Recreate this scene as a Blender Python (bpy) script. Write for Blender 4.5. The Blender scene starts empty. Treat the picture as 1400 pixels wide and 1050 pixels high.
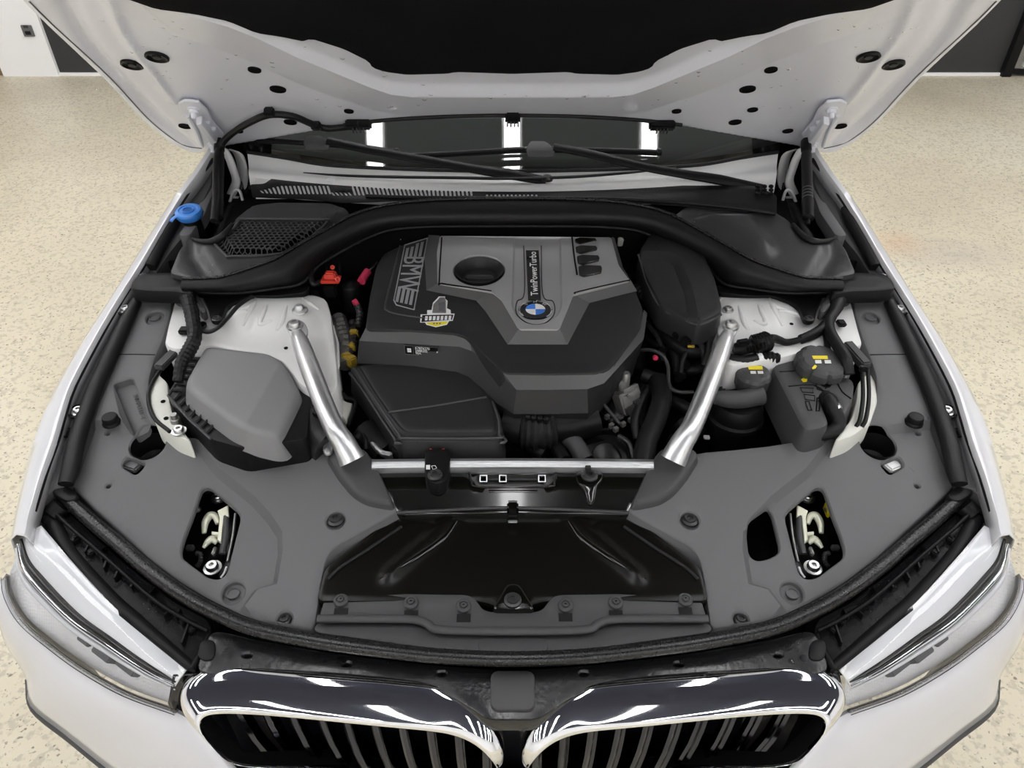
import bpy, bmesh, math, random
import numpy as np
from mathutils import Vector, Matrix
from mathutils.geometry import delaunay_2d_cdt
random.seed(11)
sc = bpy.context.scene
R = math.radians
# ------------------------------------------------------------------ camera, world, exposure
FPX, CX, CY, TILT, CAMH = 1030.0, 700.0, 525.0, R(39), 1.75
cam_d = bpy.data.cameras.new('camera'); cam = bpy.data.objects.new('camera', cam_d)
sc.collection.objects.link(cam)
cam_d.sensor_width = 36.0; cam_d.lens = 36.0*FPX/1400.0; cam_d.clip_start = .02
cam.location = (0, 0, CAMH); cam.rotation_euler = (R(90)-TILT, 0, 0)
sc.camera = cam
world = bpy.data.worlds.new('world'); sc.world = world; world.use_nodes = True
world.node_tree.nodes['Background'].inputs[0].default_value = (.5, .52, .55, 1)
world.node_tree.nodes['Background'].inputs[1].default_value = .15
sc.view_settings.view_transform = 'Standard'; sc.view_settings.look = 'None'
sc.view_settings.exposure = 0.0; sc.view_settings.gamma = 1.0
sc.view_settings.use_curve_mapping = False
LED = 17.8
try:
    sc.cycles.use_denoising = True
    sc.cycles.max_bounces = 8
    sc.cycles.sample_clamp_indirect = 6.0
except Exception: pass

# ------------------------------------------------------------------ materials
def mat(name, col, rough=.5, metal=0., spec=.5, coat=0., coatr=.05, noise=0., nscale=40., bump=0., bscale=300., emit=0., rvar=0.):
    m = bpy.data.materials.new(name); m.use_nodes = True
    nt = m.node_tree; b = nt.nodes['Principled BSDF']
    b.inputs['Base Color'].default_value = (*col, 1); b.inputs['Roughness'].default_value = rough
    b.inputs['Metallic'].default_value = metal; b.inputs['Specular IOR Level'].default_value = spec
    b.inputs['Coat Weight'].default_value = coat; b.inputs['Coat Roughness'].default_value = coatr
    if emit:
        b.inputs['Emission Color'].default_value = (*col, 1); b.inputs['Emission Strength'].default_value = emit
    tc = nt.nodes.new('ShaderNodeTexCoord')
    if noise or rvar:
        n = nt.nodes.new('ShaderNodeTexNoise'); n.inputs['Scale'].default_value = nscale; n.inputs['Detail'].default_value = 5
        nt.links.new(tc.outputs['Object'], n.inputs['Vector'])
        if noise:
            r = nt.nodes.new('ShaderNodeMapRange'); r.inputs['To Min'].default_value = 1-noise; r.inputs['To Max'].default_value = 1+noise
            nt.links.new(n.outputs['Fac'], r.inputs['Value'])
            x = nt.nodes.new('ShaderNodeVectorMath'); x.operation = 'SCALE'; x.inputs[0].default_value = col
            nt.links.new(r.outputs[0], x.inputs['Scale']); nt.links.new(x.outputs[0], b.inputs['Base Color'])
        if rvar:
            r = nt.nodes.new('ShaderNodeMapRange'); r.inputs['To Min'].default_value = max(0, rough-rvar); r.inputs['To Max'].default_value = rough+rvar
            nt.links.new(n.outputs['Fac'], r.inputs['Value']); nt.links.new(r.outputs[0], b.inputs['Roughness'])
    if bump:
        n = nt.nodes.new('ShaderNodeTexNoise'); n.inputs['Scale'].default_value = bscale; n.inputs['Detail'].default_value = 3
        nt.links.new(tc.outputs['Object'], n.inputs['Vector'])
        bp = nt.nodes.new('ShaderNodeBump'); bp.inputs['Strength'].default_value = bump; bp.inputs['Distance'].default_value = .001
        nt.links.new(n.outputs['Fac'], bp.inputs['Height']); nt.links.new(bp.outputs[0], b.inputs['Normal'])
    return m
M = {}
M['paint'] = mat('white_paint', (.60, .60, .62), .28, coat=1., coatr=.04)
M['hoodin'] = mat('hood_paint_lightened', (.80, .815, .89), .42, coat=.35, coatr=.12)  # same white body paint, made lighter to stand in for missing fill light
M['tower'] = mat('inner_body_paint', (.74, .74, .73), .38, coat=.3, coatr=.2, noise=.05, nscale=18)
M['cream'] = mat('inner_panel_paint', (.70, .70, .64), .5, noise=.06, nscale=25)
M['cover'] = mat('grey_plastic', (.112, .112, .115), .50, spec=.3, bump=.25, bscale=900, noise=.05, nscale=12)
M['cover2'] = mat('dark_grey_plastic', (.055, .055, .057), .46, spec=.3, bump=.2, bscale=900)
M['eng'] = mat('engine_cover_plastic', (.017, .0172, .0178), .42, spec=.35, bump=.2, bscale=900)
M['engtop'] = mat('engine_cover_panel', (.36, .36, .36), .34, spec=.6, metal=.4, bump=.15, bscale=900)
M['lid'] = mat('satin_grey_plastic', (.20, .20, .205), .46, spec=.4, bump=.2, bscale=900)
M['black'] = mat('black_plastic', (.006, .006, .0065), .40, spec=.18, bump=.15, bscale=500)
M['rubber'] = mat('black_rubber', (.007, .007, .0075), .48, spec=.3, rvar=.12, nscale=25, bump=.2, bscale=250)
M['wetrub'] = mat('wet_rubber', (.007, .007, .0075), .28, spec=.45, rvar=.05, nscale=200, bump=.15, bscale=320)
M['wet'] = mat('wet_grey_plastic', (.035, .035, .037), .34, spec=.4, rvar=.14, nscale=30, bump=.3, bscale=120)
M['wetblk'] = mat('wet_black_plastic', (.012, .012, .013), .22, spec=.5, rvar=.16, nscale=22, bump=.5, bscale=90)
M['gloss'] = mat('gloss_black', (.004, .004, .003), .14, spec=.3, coat=.5, coatr=.05, rvar=.05, nscale=20)
M['semig'] = mat('semi_gloss_black', (.004, .0038, .003), .24, spec=.22)
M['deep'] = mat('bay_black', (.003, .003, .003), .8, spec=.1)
M['silver'] = mat('galvanised_steel', (.78, .79, .80), .30, metal=.9, noise=.10, nscale=60, bump=.15, bscale=150)
M['alu'] = mat('cast_aluminium', (.30, .295, .285), .42, metal=.85, noise=.25, nscale=80)
M['bolt'] = mat('bolt_steel', (.62, .62, .62), .28, metal=1.)
M['dbolt'] = mat('dark_bolt', (.05, .05, .05), .38, metal=.5)
M['chrome'] = mat('chrome', (.86, .87, .90), .035, metal=1.)
M['dchrome'] = mat('dark_chrome', (.075, .078, .095), .16, metal=1.)
M['smoke'] = mat('grille_black', (.008, .008, .012), .25, coat=.5)
M['red'] = mat('red_plastic', (.62, .05, .03), .38)
M['pink'] = mat('pink_tape', (.70, .045, .12), .5)
M['blue'] = mat('blue_cap', (.04, .22, .68), .32, coat=.3)
M['bluee'] = mat('emblem_blue', (.03, .20, .75), .2, coat=1.)
M['white'] = mat('white_print', (.82, .82, .82), .4)
M['yellow'] = mat('yellow_print', (.80, .66, .02), .4)
M['amber'] = mat('amber_plastic', (.55, .38, .05), .4)
M['stripe'] = mat('silver_print', (.52, .53, .54), .33, metal=.7)
M['foil'] = mat('foil_sleeve', (.30, .30, .29), .4, metal=.8, noise=.4, nscale=120, bump=1., bscale=220)
M['latch'] = mat('cream_zinc', (.62, .62, .50), .38, metal=.35)
M['lampin'] = mat('lamp_bezel', (.84, .85, .86), .28, metal=.15, coat=.5)
M['lampgrid'] = mat('lamp_reflector', (.66, .67, .68), .25, metal=.6)
M['wallb'] = mat('dark_wall_paint', (.026, .027, .028), .6, noise=.12, nscale=3, bump=.2, bscale=40)
M['wallw'] = mat('white_wall_paint', (.86, .86, .87), .6, noise=.02, nscale=3)
M['ceil'] = mat('dark_ceiling', (.034, .038, .066), .8)
M['brown'] = mat('brown_wood', (.30, .20, .09), .6, noise=.2, nscale=9)
M['outlet'] = mat('grey_switch_plastic', (.12, .12, .125), .4)
M['leather'] = mat('dark_dashboard', (.24, .24, .24), .6, bump=.3, bscale=200)
M['led'] = mat('led_diffuser', (1, 1, 1), .5, emit=LED)

def glassy(name, tint, ior, dark=0.0):
    m = bpy.data.materials.new(name); m.use_nodes = True; nt = m.node_tree
    for n in list(nt.nodes): nt.nodes.remove(n)
    o = nt.nodes.new('ShaderNodeOutputMaterial'); mx = nt.nodes.new('ShaderNodeMixShader')
    t = nt.nodes.new('ShaderNodeBsdfTransparent'); t.inputs[0].default_value = (*tint, 1)
    g = nt.nodes.new('ShaderNodeBsdfGlossy'); g.inputs['Roughness'].default_value = .02; g.inputs[0].default_value = (1, 1, 1, 1)
    fr = nt.nodes.new('ShaderNodeFresnel'); fr.inputs['IOR'].default_value = ior
    nt.links.new(fr.outputs[0], mx.inputs[0]); nt.links.new(t.outputs[0], mx.inputs[1]); nt.links.new(g.outputs[0], mx.inputs[2])
    nt.links.new(mx.outputs[0], o.inputs[0]); return m
M['wind'] = glassy('tinted_glass', (.46, .48, .455), 1.65)
M['lens'] = glassy('clear_lens', (.97, .97, .98), 1.30)
M['drop'] = glassy('water', (1., 1., 1.), 1.16)

# concrete floor: cream ground coat, dark and light aggregate specks, soft stains
def concrete():
    m = bpy.data.materials.new('cream_concrete'); m.use_nodes = True; nt = m.node_tree; b = nt.nodes['Principled BSDF']
    L = nt.links.new; N = nt.nodes.new
    tc = N('ShaderNodeTexCoord')
    def noise(s, d=4): 
        n = N('ShaderNodeTexNoise'); n.inputs['Scale'].default_value = s; n.inputs['Detail'].default_value = d; L(tc.outputs['Object'], n.inputs['Vector']); return n
    def ramp(src, stops):
        r = N('ShaderNodeValToRGB'); e = r.color_ramp.elements
        while len(e) < len(stops): e.new(.5)
        for i, (p, c) in enumerate(stops): e[i].position = p; e[i].color = (*c, 1)
        L(src, r.inputs[0]); return r
    base = ramp(noise(1.1, 6).outputs['Fac'], [(.30, (.56, .50, .375)), (.55, (.66, .60, .46)), (.75, (.70, .655, .54))])
    v = N('ShaderNodeTexVoronoi'); v.inputs['Scale'].default_value = 105; L(tc.outputs['Object'], v.inputs['Vector'])
    sp = ramp(v.outputs['Color'], [(.0, (0, 0, 0)), (.60, (0, 0, 0)), (.66, (1, 1, 1))])
    n2 = noise(95, 3); sp2 = ramp(n2.outputs['Fac'], [(.56, (0, 0, 0)), (.64, (1, 1, 1))])
    mul = N('ShaderNodeMath'); mul.operation = 'MULTIPLY'; L(sp.outputs[0], mul.inputs[0]); L(sp2.outputs[0], mul.inputs[1])
    mx = N('ShaderNodeMixRGB'); mx.inputs[2].default_value = (.22, .185, .135, 1); L(mul.outputs[0], mx.inputs[0]); L(base.outputs[0], mx.inputs[1])
    n3 = noise(52, 4); sp3 = ramp(n3.outputs['Fac'], [(.52, (0, 0, 0)), (.62, (.60, .60, .60))])
    mx2 = N('ShaderNodeMixRGB'); mx2.inputs[2].default_value = (.42, .375, .285, 1); L(sp3.outputs[0], mx2.inputs[0]); L(mx.outputs[0], mx2.inputs[1])
    # rusty stain and grey scuff beside the car (fixed marks on the floor)
    def blot(x, y, rx, ry, col, k, prev):
        mp = N('ShaderNodeMapping'); mp.inputs['Location'].default_value = (-x/rx, -y/ry, 0); mp.inputs['Scale'].default_value = (1/rx, 1/ry, 1)
        L(tc.outputs['Object'], mp.inputs['Vector'])
        g = N('ShaderNodeTexGradient'); g.gradient_type = 'SPHERICAL'; L(mp.outputs[0], g.inputs[0])
        f = N('ShaderNodeMath'); f.operation = 'MULTIPLY'; f.inputs[1].default_value = k; L(g.outputs['Fac'], f.inputs[0])
        q = N('ShaderNodeMath'); q.operation = 'MULTIPLY'; L(f.outputs[0], q.inputs[0]); L(noise(9).outputs['Fac'], q.inputs[1])
        x = N('ShaderNodeMixRGB'); x.inputs[2].default_value = (*col, 1); L(q.outputs[0], x.inputs[0]); L(prev, x.inputs[1]); return x.outputs[0]
    c = blot(1.86, 2.83, .16, .18, (.55, .26, .12), .8, mx2.outputs[0])
    c = blot(2.05, 2.72, .36, .20, (.38, .34, .30), .9, c)
    c = blot(1.5, 5.2, 3.0, .6, (.36, .31, .23), .9, c)
    L(c, b.inputs['Base Color']); b.inputs['Roughness'].default_value = .42
    bp = N('ShaderNodeBump'); bp.inputs['Strength'].default_value = .35; bp.inputs['Distance'].default_value = .004
    L(noise(45, 4).outputs['Fac'], bp.inputs['Height']); L(bp.outputs[0], b.inputs['Normal'])
    return m
M['floor'] = concrete()

# ------------------------------------------------------------------ geometry helpers
def ray(px, py):
    u = (px-CX)/FPX; v = (py-CY)/FPX; s, c = math.sin(TILT), math.cos(TILT)
    return Vector((u, c-v*s, -s-v*c))
def P(px, py, z):
    d = ray(px, py); t = (z-CAMH)/d.z; return Vector((d.x*t, d.y*t, z))
def PY(px, py, Y):
    d = ray(px, py); t = Y/d.y; return Vector((d.x*t, Y, CAMH+d.z*t))
def Q(pts, m): return [(1402-p[0],)+tuple(p[1:]) for p in pts] if m else list(pts)
def q1(p, m): return (1402-p[0],)+tuple(p[1:]) if m else tuple(p)
class Flat:                       # a surface z = f(x, y)
    def __init__(s, f): s.f = f if callable(f) else (lambda x, y, k=f: k)
    def uv(s, px, py):
        z = .8
        for _ in range(40):
            p = P(px, py, z); z = z+.8*(s.f(p.x, p.y)-z)
        p = P(px, py, z); return (p.x, p.y)
    def p(s, a, b, h=0.): return Vector((a, b, s.f(a, b)+h))
    def at(s, px, py, h=0.):
        if h:
            t = Flat(lambda x, y: s.f(x, y)+h); a, b = t.uv(px, py); return t.p(a, b)
        a, b = s.uv(px, py); return s.p(a, b)
    def up(s, h): return Flat(lambda x, y: s.f(x, y)+h)
class Plane:                      # a tilted plane with its own height field g(a, b) along the normal
    def __init__(s, o, A, n, g=None): s.o, s.A, s.n, s.g = Vector(o), Vector(A).normalized(), Vector(n).normalized(), g or (lambda a, b: 0.)
    def uv(s, px, py, h=0.):
        d = ray(px, py); c = Vector((0, 0, CAMH)); off = 0.; a = b = 0.
        for _ in range(12):
            t = (off+h-(c-s.o).dot(s.n))/d.dot(s.n); q = c+d*t-s.o; a, b = q.x, q.dot(s.A); off = s.g(a, b)
        return (a, b)
    def p(s, a, b, h=0.): return s.o+Vector((a, 0, 0))+s.A*b+s.n*(s.g(a, b)+h)
    def at(s, px, py, h=0.): a, b = s.uv(px, py, h); return s.p(a, b, h)

WC = {}
def link(o, parent=None, loc=Vector((0, 0, 0))):
    sc.collection.objects.link(o); WC[o.name] = Vector(loc)
    if parent is not None:
        o.parent = parent; o.matrix_parent_inverse = Matrix.Translation(-WC[parent.name])
    o.location = loc
    return o
def tag(o, label=None, cat=None, group=None, kind=None):
    if label: o['label'] = label
    if cat: o['category'] = cat
    if group: o['group'] = group
    if kind: o['kind'] = kind
    return o
def mk(name, bm, m, parent=None, label=None, smooth=40, kind=None):
    bmesh.ops.recalc_face_normals(bm, faces=bm.faces)
    me = bpy.data.meshes.new(name)
    xs = [v.co.copy() for v in bm.verts]
    lo = Vector([min(v[i] for v in xs) for i in range(3)]); hi = Vector([max(v[i] for v in xs) for i in range(3)])
    c = (lo+hi)/2
    bmesh.ops.translate(bm, verts=bm.verts, vec=-c)
    bm.to_mesh(me); bm.free()
    me.polygons.foreach_set('use_smooth', [smooth > 0]*len(me.polygons))
    if 0 < smooth < 180: me.set_sharp_from_angle(angle=R(smooth))
    me.materials.append(M[m] if isinstance(m, str) else m)
    o = link(bpy.data.objects.new(name, me), parent, c)
    if label: o['label'] = label
    if kind: o['kind'] = kind
    return o
def dup(o, loc, parent=None, rot=None, label=None):      # a copy of a part and its sub-parts, sharing mesh data
    c = o.copy(); sc.collection.objects.link(c); WC[c.name] = Vector(loc)
    p = parent or o.parent
    c.parent = p; c.matrix_parent_inverse = Matrix.Translation(-WC[p.name]); c.location = loc
    if rot: c.rotation_euler = rot
    if label: c['label'] = label
    for ch in list(o.children):
        k = ch.copy(); sc.collection.objects.link(k); k.parent = c
        k.matrix_parent_inverse = ch.matrix_parent_inverse.copy(); WC[k.name] = WC[ch.name]+Vector(loc)-WC[o.name]
    return c

def inpoly(P_, pts):
    P_ = np.asarray(P_, float); x, y = P_[:, 0], P_[:, 1]; ins = np.zeros(len(P_), bool)
    n = len(pts); j = n-1
    for i in range(n):
        xi, yi = pts[i][0], pts[i][1]; xj, yj = pts[j][0], pts[j][1]
        c = ((yi > y) != (yj > y)) & (x < (xj-xi)*(y-yi)/((yj-yi) if yj != yi else 1e-12)+xi)
        ins ^= c; j = i
    return ins
def segd(x, y, pts, closed=True):
    best = 1e9; n = len(pts)
    for i in range(n if closed else n-1):
        ax, ay = pts[i][0], pts[i][1]; bx, by = pts[(i+1) % n][0], pts[(i+1) % n][1]
        dx, dy = bx-ax, by-ay; L = dx*dx+dy*dy
        t = 0 if L == 0 else max(0, min(1, ((x-ax)*dx+(y-ay)*dy)/L))
        d = (x-ax-t*dx)**2+(y-ay-t*dy)**2
        if d < best: best = d
    return math.sqrt(best)
def inside1(x, y, pts):
    c = False; j = len(pts)-1
    for i in range(len(pts)):
        xi, yi, xj, yj = pts[i][0], pts[i][1], pts[j][0], pts[j][1]
        if (yi > y) != (yj > y) and x < (xj-xi)*(y-yi)/(yj-yi)+xi: c = not c
        j = i
    return c
def sstep(d, w): t = max(0., min(1., d/w)); return t*t*(3-2*t)
def chaikin(pts, it=2, k=.25, lim=.007):
    for w in range(it):
        o = []; n = len(pts)
        for i in range(n):
            a, b = pts[i], pts[(i+1) % n]; L = math.hypot(a[0]-b[0], a[1]-b[1]); kk = min(k, (lim/(w+1))/max(L, 1e-9))
            o.append(tuple(a[j]*(1-kk)+b[j]*kk for j in range(len(a)))); o.append(tuple(a[j]*kk+b[j]*(1-kk) for j in range(len(a))))
        pts = o
    return pts
def area2(p): return sum(p[i][0]*p[(i+1) % len(p)][1]-p[(i+1) % len(p)][0]*p[i][1] for i in range(len(p)))/2
def offset(pts, d):               # offset a CCW polygon inwards by d
    o = []; n = len(pts)
    for i in range(n):
        p0, p1, p2 = Vector(pts[i-1][:2]), Vector(pts[i][:2]), Vector(pts[(i+1) % n][:2])
        e1 = (p1-p0); e2 = (p2-p1)
        if e1.length < 1e-9 or e2.length < 1e-9: o.append(tuple(p1)); continue
        e1.normalize(); e2.normalize()
        n1 = Vector((-e1.y, e1.x)); n2 = Vector((-e2.y, e2.x)); b = n1+n2
        if b.length < .2: b = n1
        b.normalize(); k = d/max(.5, b.dot(n1)); o.append((p1.x+b.x*k, p1.y+b.y*k))
    return o
def plate(name, out, S, m, parent=None, drop=.02, r=.003, flare=0., holes=(), grid=.015, ch=2, ck=.25, lim=.007, uv=False, label=None, smooth=38, h=0., creases=()):
    """solid sheet on surface S: px outline, rounded rim, skirt; holes = (outline, depth, floor, is_uv)"""
    o2 = [tuple(p[:2]) for p in out] if uv else [S.uv(p[0], p[1]) for p in out]
    if ch: o2 = chaikin(o2, ch, ck, lim)
    if area2(o2) < 0: o2 = o2[::-1]
    bm = bmesh.new()
    def ring(pts, hh): return [bm.verts.new(S.p(a, b, hh+h)) for a, b in pts]
    def bridge(A, B):
        n = len(A)
        for i in range(n):
            try: bm.faces.new((A[i], A[(i+1) % n], B[(i+1) % n], B[i]))
            except ValueError: pass
    inn = offset(o2, r); mid = offset(o2, r*.3)
    R0 = ring(offset(o2, -flare) if flare else o2, -drop); R1 = ring(o2, -r); R2 = ring(mid, -r*.3); R3 = ring(inn, 0)
    bridge(R0, R1); bridge(R1, R2); bridge(R2, R3)
    loops = [inn]; hl = []
    for hd in holes:
        hp, dep = hd[0], hd[1]; fl = hd[2] if len(hd) > 2 else False
        isuv = hd[3] if len(hd) > 3 else uv
        h2 = [tuple(p[:2]) for p in hp] if isuv else [S.uv(p[0], p[1]) for p in hp]
        if len(h2) < 12: h2 = chaikin(h2, 2, .25, .005)
        if area2(h2) < 0: h2 = h2[::-1]
        rr = min(r, .0025); hi = offset(h2, -rr)
        A = ring(hi, 0); B = ring(h2, -rr); C = ring(offset(h2, .0), -dep); bridge(A, B); bridge(B, C)
        loops.append(hi); hl.append(hi)
        if fl:
            try: bm.faces.new(C)
            except ValueError: pass
    vs = []; es = []
    for lp in loops:
        k = len(vs); vs += [Vector(p) for p in lp]; es += [(k+i, k+(i+1) % len(lp)) for i in range(len(lp))]
    for cr, closed in creases:
        pts = []
        for i in range(len(cr) if closed else len(cr)-1):
            a, b = cr[i], cr[(i+1) % len(cr)]; n = max(1, int(math.hypot(a[0]-b[0], a[1]-b[1])/max(grid, .004)))
            pts += [(a[0]+(b[0]-a[0])*k/n, a[1]+(b[1]-a[1])*k/n) for k in range(n)]
        if not closed: pts.append(tuple(cr[-1]))
        ok = inpoly(np.array(pts), offset(inn, .0015))
        for hh in hl: ok &= ~inpoly(np.array(pts), offset(hh, -.0015))
        k0 = len(vs); vs += [Vector(p[:2]) for p in pts]; n = len(pts)
        es += [(k0+i, k0+(i+1) % n) for i in range(n if closed else n-1) if ok[i] and ok[(i+1) % n]]
        bad = [i for i in range(n) if not ok[i]]
        for i in bad: vs[k0+i] = Vector(vs[0])
    xs = [p[0] for p in inn]; ys = [p[1] for p in inn]
    if grid:
        gx = np.arange(min(xs), max(xs), grid); gy = np.arange(min(ys), max(ys), grid)
        G = np.array([(a+(.5*grid if j % 2 else 0), b) for j, b in enumerate(gy) for a in gx])
        if len(G):
            k = inpoly(G, offset(inn, grid*.35))
            for hh in hl: k &= ~inpoly(G, offset(hh, -grid*.35))
            vs += [Vector(p) for p in G[k]]
    rv, _, rf, _, _, _ = delaunay_2d_cdt(vs, es, [], 0, 1e-7)
    T = np.array([[sum(rv[i].x for i in f)/3, sum(rv[i].y for i in f)/3] for f in rf])
    keep = inpoly(T, inn)
    for hh in hl: keep &= ~inpoly(T, hh)
    nv = [bm.verts.new(S.p(v.x, v.y, h)) for v in rv]
    for f, k in zip(rf, keep):
        if k:
            try: bm.faces.new([nv[i] for i in f])
            except ValueError: pass
    bmesh.ops.remove_doubles(bm, verts=bm.verts, dist=2e-6)
    loose = [v for v in bm.verts if not v.link_faces]
    bmesh.ops.delete(bm, geom=loose, context='VERTS')
    return mk(name, bm, m, parent, label, smooth)
def circ(S, px, py, r, n=24, ky=1.):
    a, b = S.uv(px, py); return [(a+r*math.cos(t*2*math.pi/n), b+ky*r*math.sin(t*2*math.pi/n)) for t in range(n)]
def cat(pts, sub=5, closed=False):
    pts = [Vector(p) for p in pts]
    if sub <= 1 or len(pts) < 3: return pts
    o = []; n = len(pts)
    for i in range(n if closed else n-1):
        p1, p2 = pts[i], pts[(i+1) % n]
        p0 = pts[i-1] if (i > 0 or closed) else p1+(p1-p2); p3 = pts[(i+2) % n] if (i+2 < n or closed) else p2+(p2-p1)
        for k in range(sub):
            t = k/sub
            o.append(.5*((2*p1)+(-p0+p2)*t+(2*p0-5*p1+4*p2-p3)*t*t+(-p0+3*p1-3*p2+p3)*t**3))
    if not closed: o.append(pts[-1])
    return o
def tube_bm(bm, pts, r, seg=10, sub=5, flat=1., rib=0., closed=False, upv=None):
    rs = r if isinstance(r, (list, tuple)) else None
    pp = cat(pts, sub, closed); n = len(pp)
    N = None; rings = []
    for i, p in enumerate(pp):
        a = pp[i-1] if (i > 0 or closed) else pp[i]; b = pp[(i+1) % n] if (i < n-1 or closed) else pp[i]
        T = (b-a).normalized() if (b-a).length > 1e-9 else Vector((0, 0, 1))
        if upv is not None: N = Vector(upv); N = (N-T*N.dot(T)).normalized()
        elif N is None:
            N = Vector((0, 0, 1)) if abs(T.z) < .9 else Vector((1, 0, 0)); N = (N-T*N.dot(T)).normalized()
        else: N = (N-T*N.dot(T)).normalized()
        B = T.cross(N)
        if rs:
            f = i/(n-1)*(len(rs)-1); k = min(int(f), len(rs)-2); rr = rs[k]+(rs[k+1]-rs[k])*(f-k)
        else: rr = r
        if rib: rr *= 1+rib*(1 if (i//1) % 2 else -1)
        rings.append([bm.verts.new(p+(N*math.cos(q)*flat+B*math.sin(q))*rr) for q in [2*math.pi*j/seg for j in range(seg)]])
    for i in range(n-1 if not closed else n):
        A, B = rings[i], rings[(i+1) % n]
        for j in range(seg): bm.faces.new((A[j], A[(j+1) % seg], B[(j+1) % seg], B[j]))
    if not closed:
        bm.faces.new(rings[0]); bm.faces.new(rings[-1])
def tube(name, pts, r, m, parent=None, seg=10, sub=5, flat=1., rib=0., label=None, closed=False, smooth=50, upv=None):
    smooth = 16 if rib > .04 else smooth; bm = bmesh.new(); tube_bm(bm, pts, r, seg, sub, flat, rib, closed, upv); return mk(name, bm, m, parent, label, smooth)
def loft(name, curves, m, parent=None, closed=False, thick=0., label=None, sub=1, smooth=40, subc=1):
    cs = [cat(c, sub) if sub > 1 else [Vector(p) for p in c] for c in curves]
    if subc > 1: cs = [list(x) for x in zip(*[cat(c, subc) for c in zip(*cs)])]
    bm = bmesh.new(); g = [[bm.verts.new(p) for p in c] for c in cs]; n = len(g[0])
    for i in range(len(g)-1):
        for j in range(n if closed else n-1):
            try: bm.faces.new((g[i][j], g[i][(j+1) % n], g[i+1][(j+1) % n], g[i+1][j]))
            except ValueError: pass
    o = mk(name, bm, m, parent, label, smooth)
    if thick:
        md = o.modifiers.new('solid', 'SOLIDIFY'); md.thickness = thick; md.offset = 0
    return o
def lathe(name, c, prof, m, parent=None, axis=(0, 0, 1), seg=24, lobes=0, lob=0., label=None, smooth=40, sx=1., sy=1., cap0=True):
    bm = bmesh.new(); Z = Vector(axis).normalized(); X = Vector((1, 0, 0)); X = (X-Z*X.dot(Z)).normalized() if abs(Z.x) < .9 else Vector((0, 1, 0)); Y = Z.cross(X); c = Vector(c)
    rings = []
    for r, hh in prof:
        if r < 1e-6: rings.append([bm.verts.new(c+Z*hh)]); continue
        rg = []
        for j in range(seg):
            a = 2*math.pi*j/seg; rr = r*(1-lob*max(0, math.cos(lobes*a))**4) if lobes and r > .75*max(q[0] for q in prof) else r
            rg.append(bm.verts.new(c+X*rr*math.cos(a)*sx+Y*rr*math.sin(a)*sy+Z*hh))
        rings.append(rg)
    for A, B in zip(rings, rings[1:]):
        if len(A) == 1 and len(B) == 1: continue
        for j in range(seg):
            k = (j+1) % seg
            if len(A) == 1: bm.faces.new((A[0], B[j], B[k]))
            elif len(B) == 1: bm.faces.new((A[j], A[k], B[0]))
            else: bm.faces.new((A[j], A[k], B[k], B[j]))
    if cap0 and len(rings[0]) > 1: bm.faces.new(rings[0])
    if len(rings[-1]) > 1: bm.faces.new(rings[-1])
    return mk(name, bm, m, parent, label, smooth)
def box(name, c, size, m, parent=None, rot=(0, 0, 0), bev=.002, label=None, taper=1.):
    bm = bmesh.new(); bmesh.ops.create_cube(bm, size=1.)
    for v in bm.verts:
        k = taper if v.co.z > 0 else 1.
        v.co = Vector((v.co.x*size[0]*k, v.co.y*size[1]*k, v.co.z*size[2]))
    if bev: bmesh.ops.bevel(bm, geom=bm.edges[:], offset=bev, segments=2, affect='EDGES', clamp_overlap=True)
    from mathutils import Euler
    bmesh.ops.transform(bm, matrix=Matrix.Translation(Vector(c)) @ Euler(rot).to_matrix().to_4x4(), verts=bm.verts)
    return mk(name, bm, m, parent, label, 35)
def prism(name, pts, vec, m, parent=None, bev=.001, label=None):
    bm = bmesh.new(); vec = Vector(vec)
    A = [bm.verts.new(Vector(p)) for p in pts]; f = bm.faces.new(A)
    r = bmesh.ops.extrude_face_region(bm, geom=[f]); nv = [e for e in r['geom'] if isinstance(e, bmesh.types.BMVert)]
    bmesh.ops.translate(bm, verts=nv, vec=vec)
    if bev: bmesh.ops.bevel(bm, geom=bm.edges[:], offset=bev, segments=1, affect='EDGES', clamp_overlap=True)
    return mk(name, bm, m, parent, label, 30)
def text(name, body, o, xd, nd, size, m, parent=None, ext=.0004, label=None, align='CENTER', width=1.):
    cu = bpy.data.curves.new(name, 'FONT'); cu.body = body; cu.size = size; cu.extrude = ext; cu.align_x = align; cu.align_y = 'CENTER'; cu.resolution_u = 2
    t = bpy.data.objects.new(name+'_tmp', cu); sc.collection.objects.link(t); bpy.context.view_layer.update()
    dg = bpy.context.evaluated_depsgraph_get(); me = bpy.data.meshes.new_from_object(t.evaluated_get(dg))
    bpy.data.objects.remove(t); bpy.data.curves.remove(cu)
    X = Vector(xd).normalized(); Z = Vector(nd); Z = (Z-X*Z.dot(X)).normalized(); Y = Z.cross(X)
    mt = Matrix((X*width, Y, Z)).transposed().to_4x4(); mt.translation = Vector(o)
    bm = bmesh.new(); bm.from_mesh(me); bpy.data.meshes.remove(me); bmesh.ops.transform(bm, matrix=mt, verts=bm.verts)
    return mk(name, bm, m, parent, label, 0)
def quad_on(name, pts, S, h, t, m, parent, label=None, bev=0.):    # thin plate whose px corners lie on S, raised by h, t thick
    w = [S.at(a, b, h) for a, b in pts]; n = (w[1]-w[0]).cross(w[2]-w[0]).normalized()
    if n.z < 0: n = -n
    return prism(name, w, n*t, m, parent, bev, label)
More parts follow.
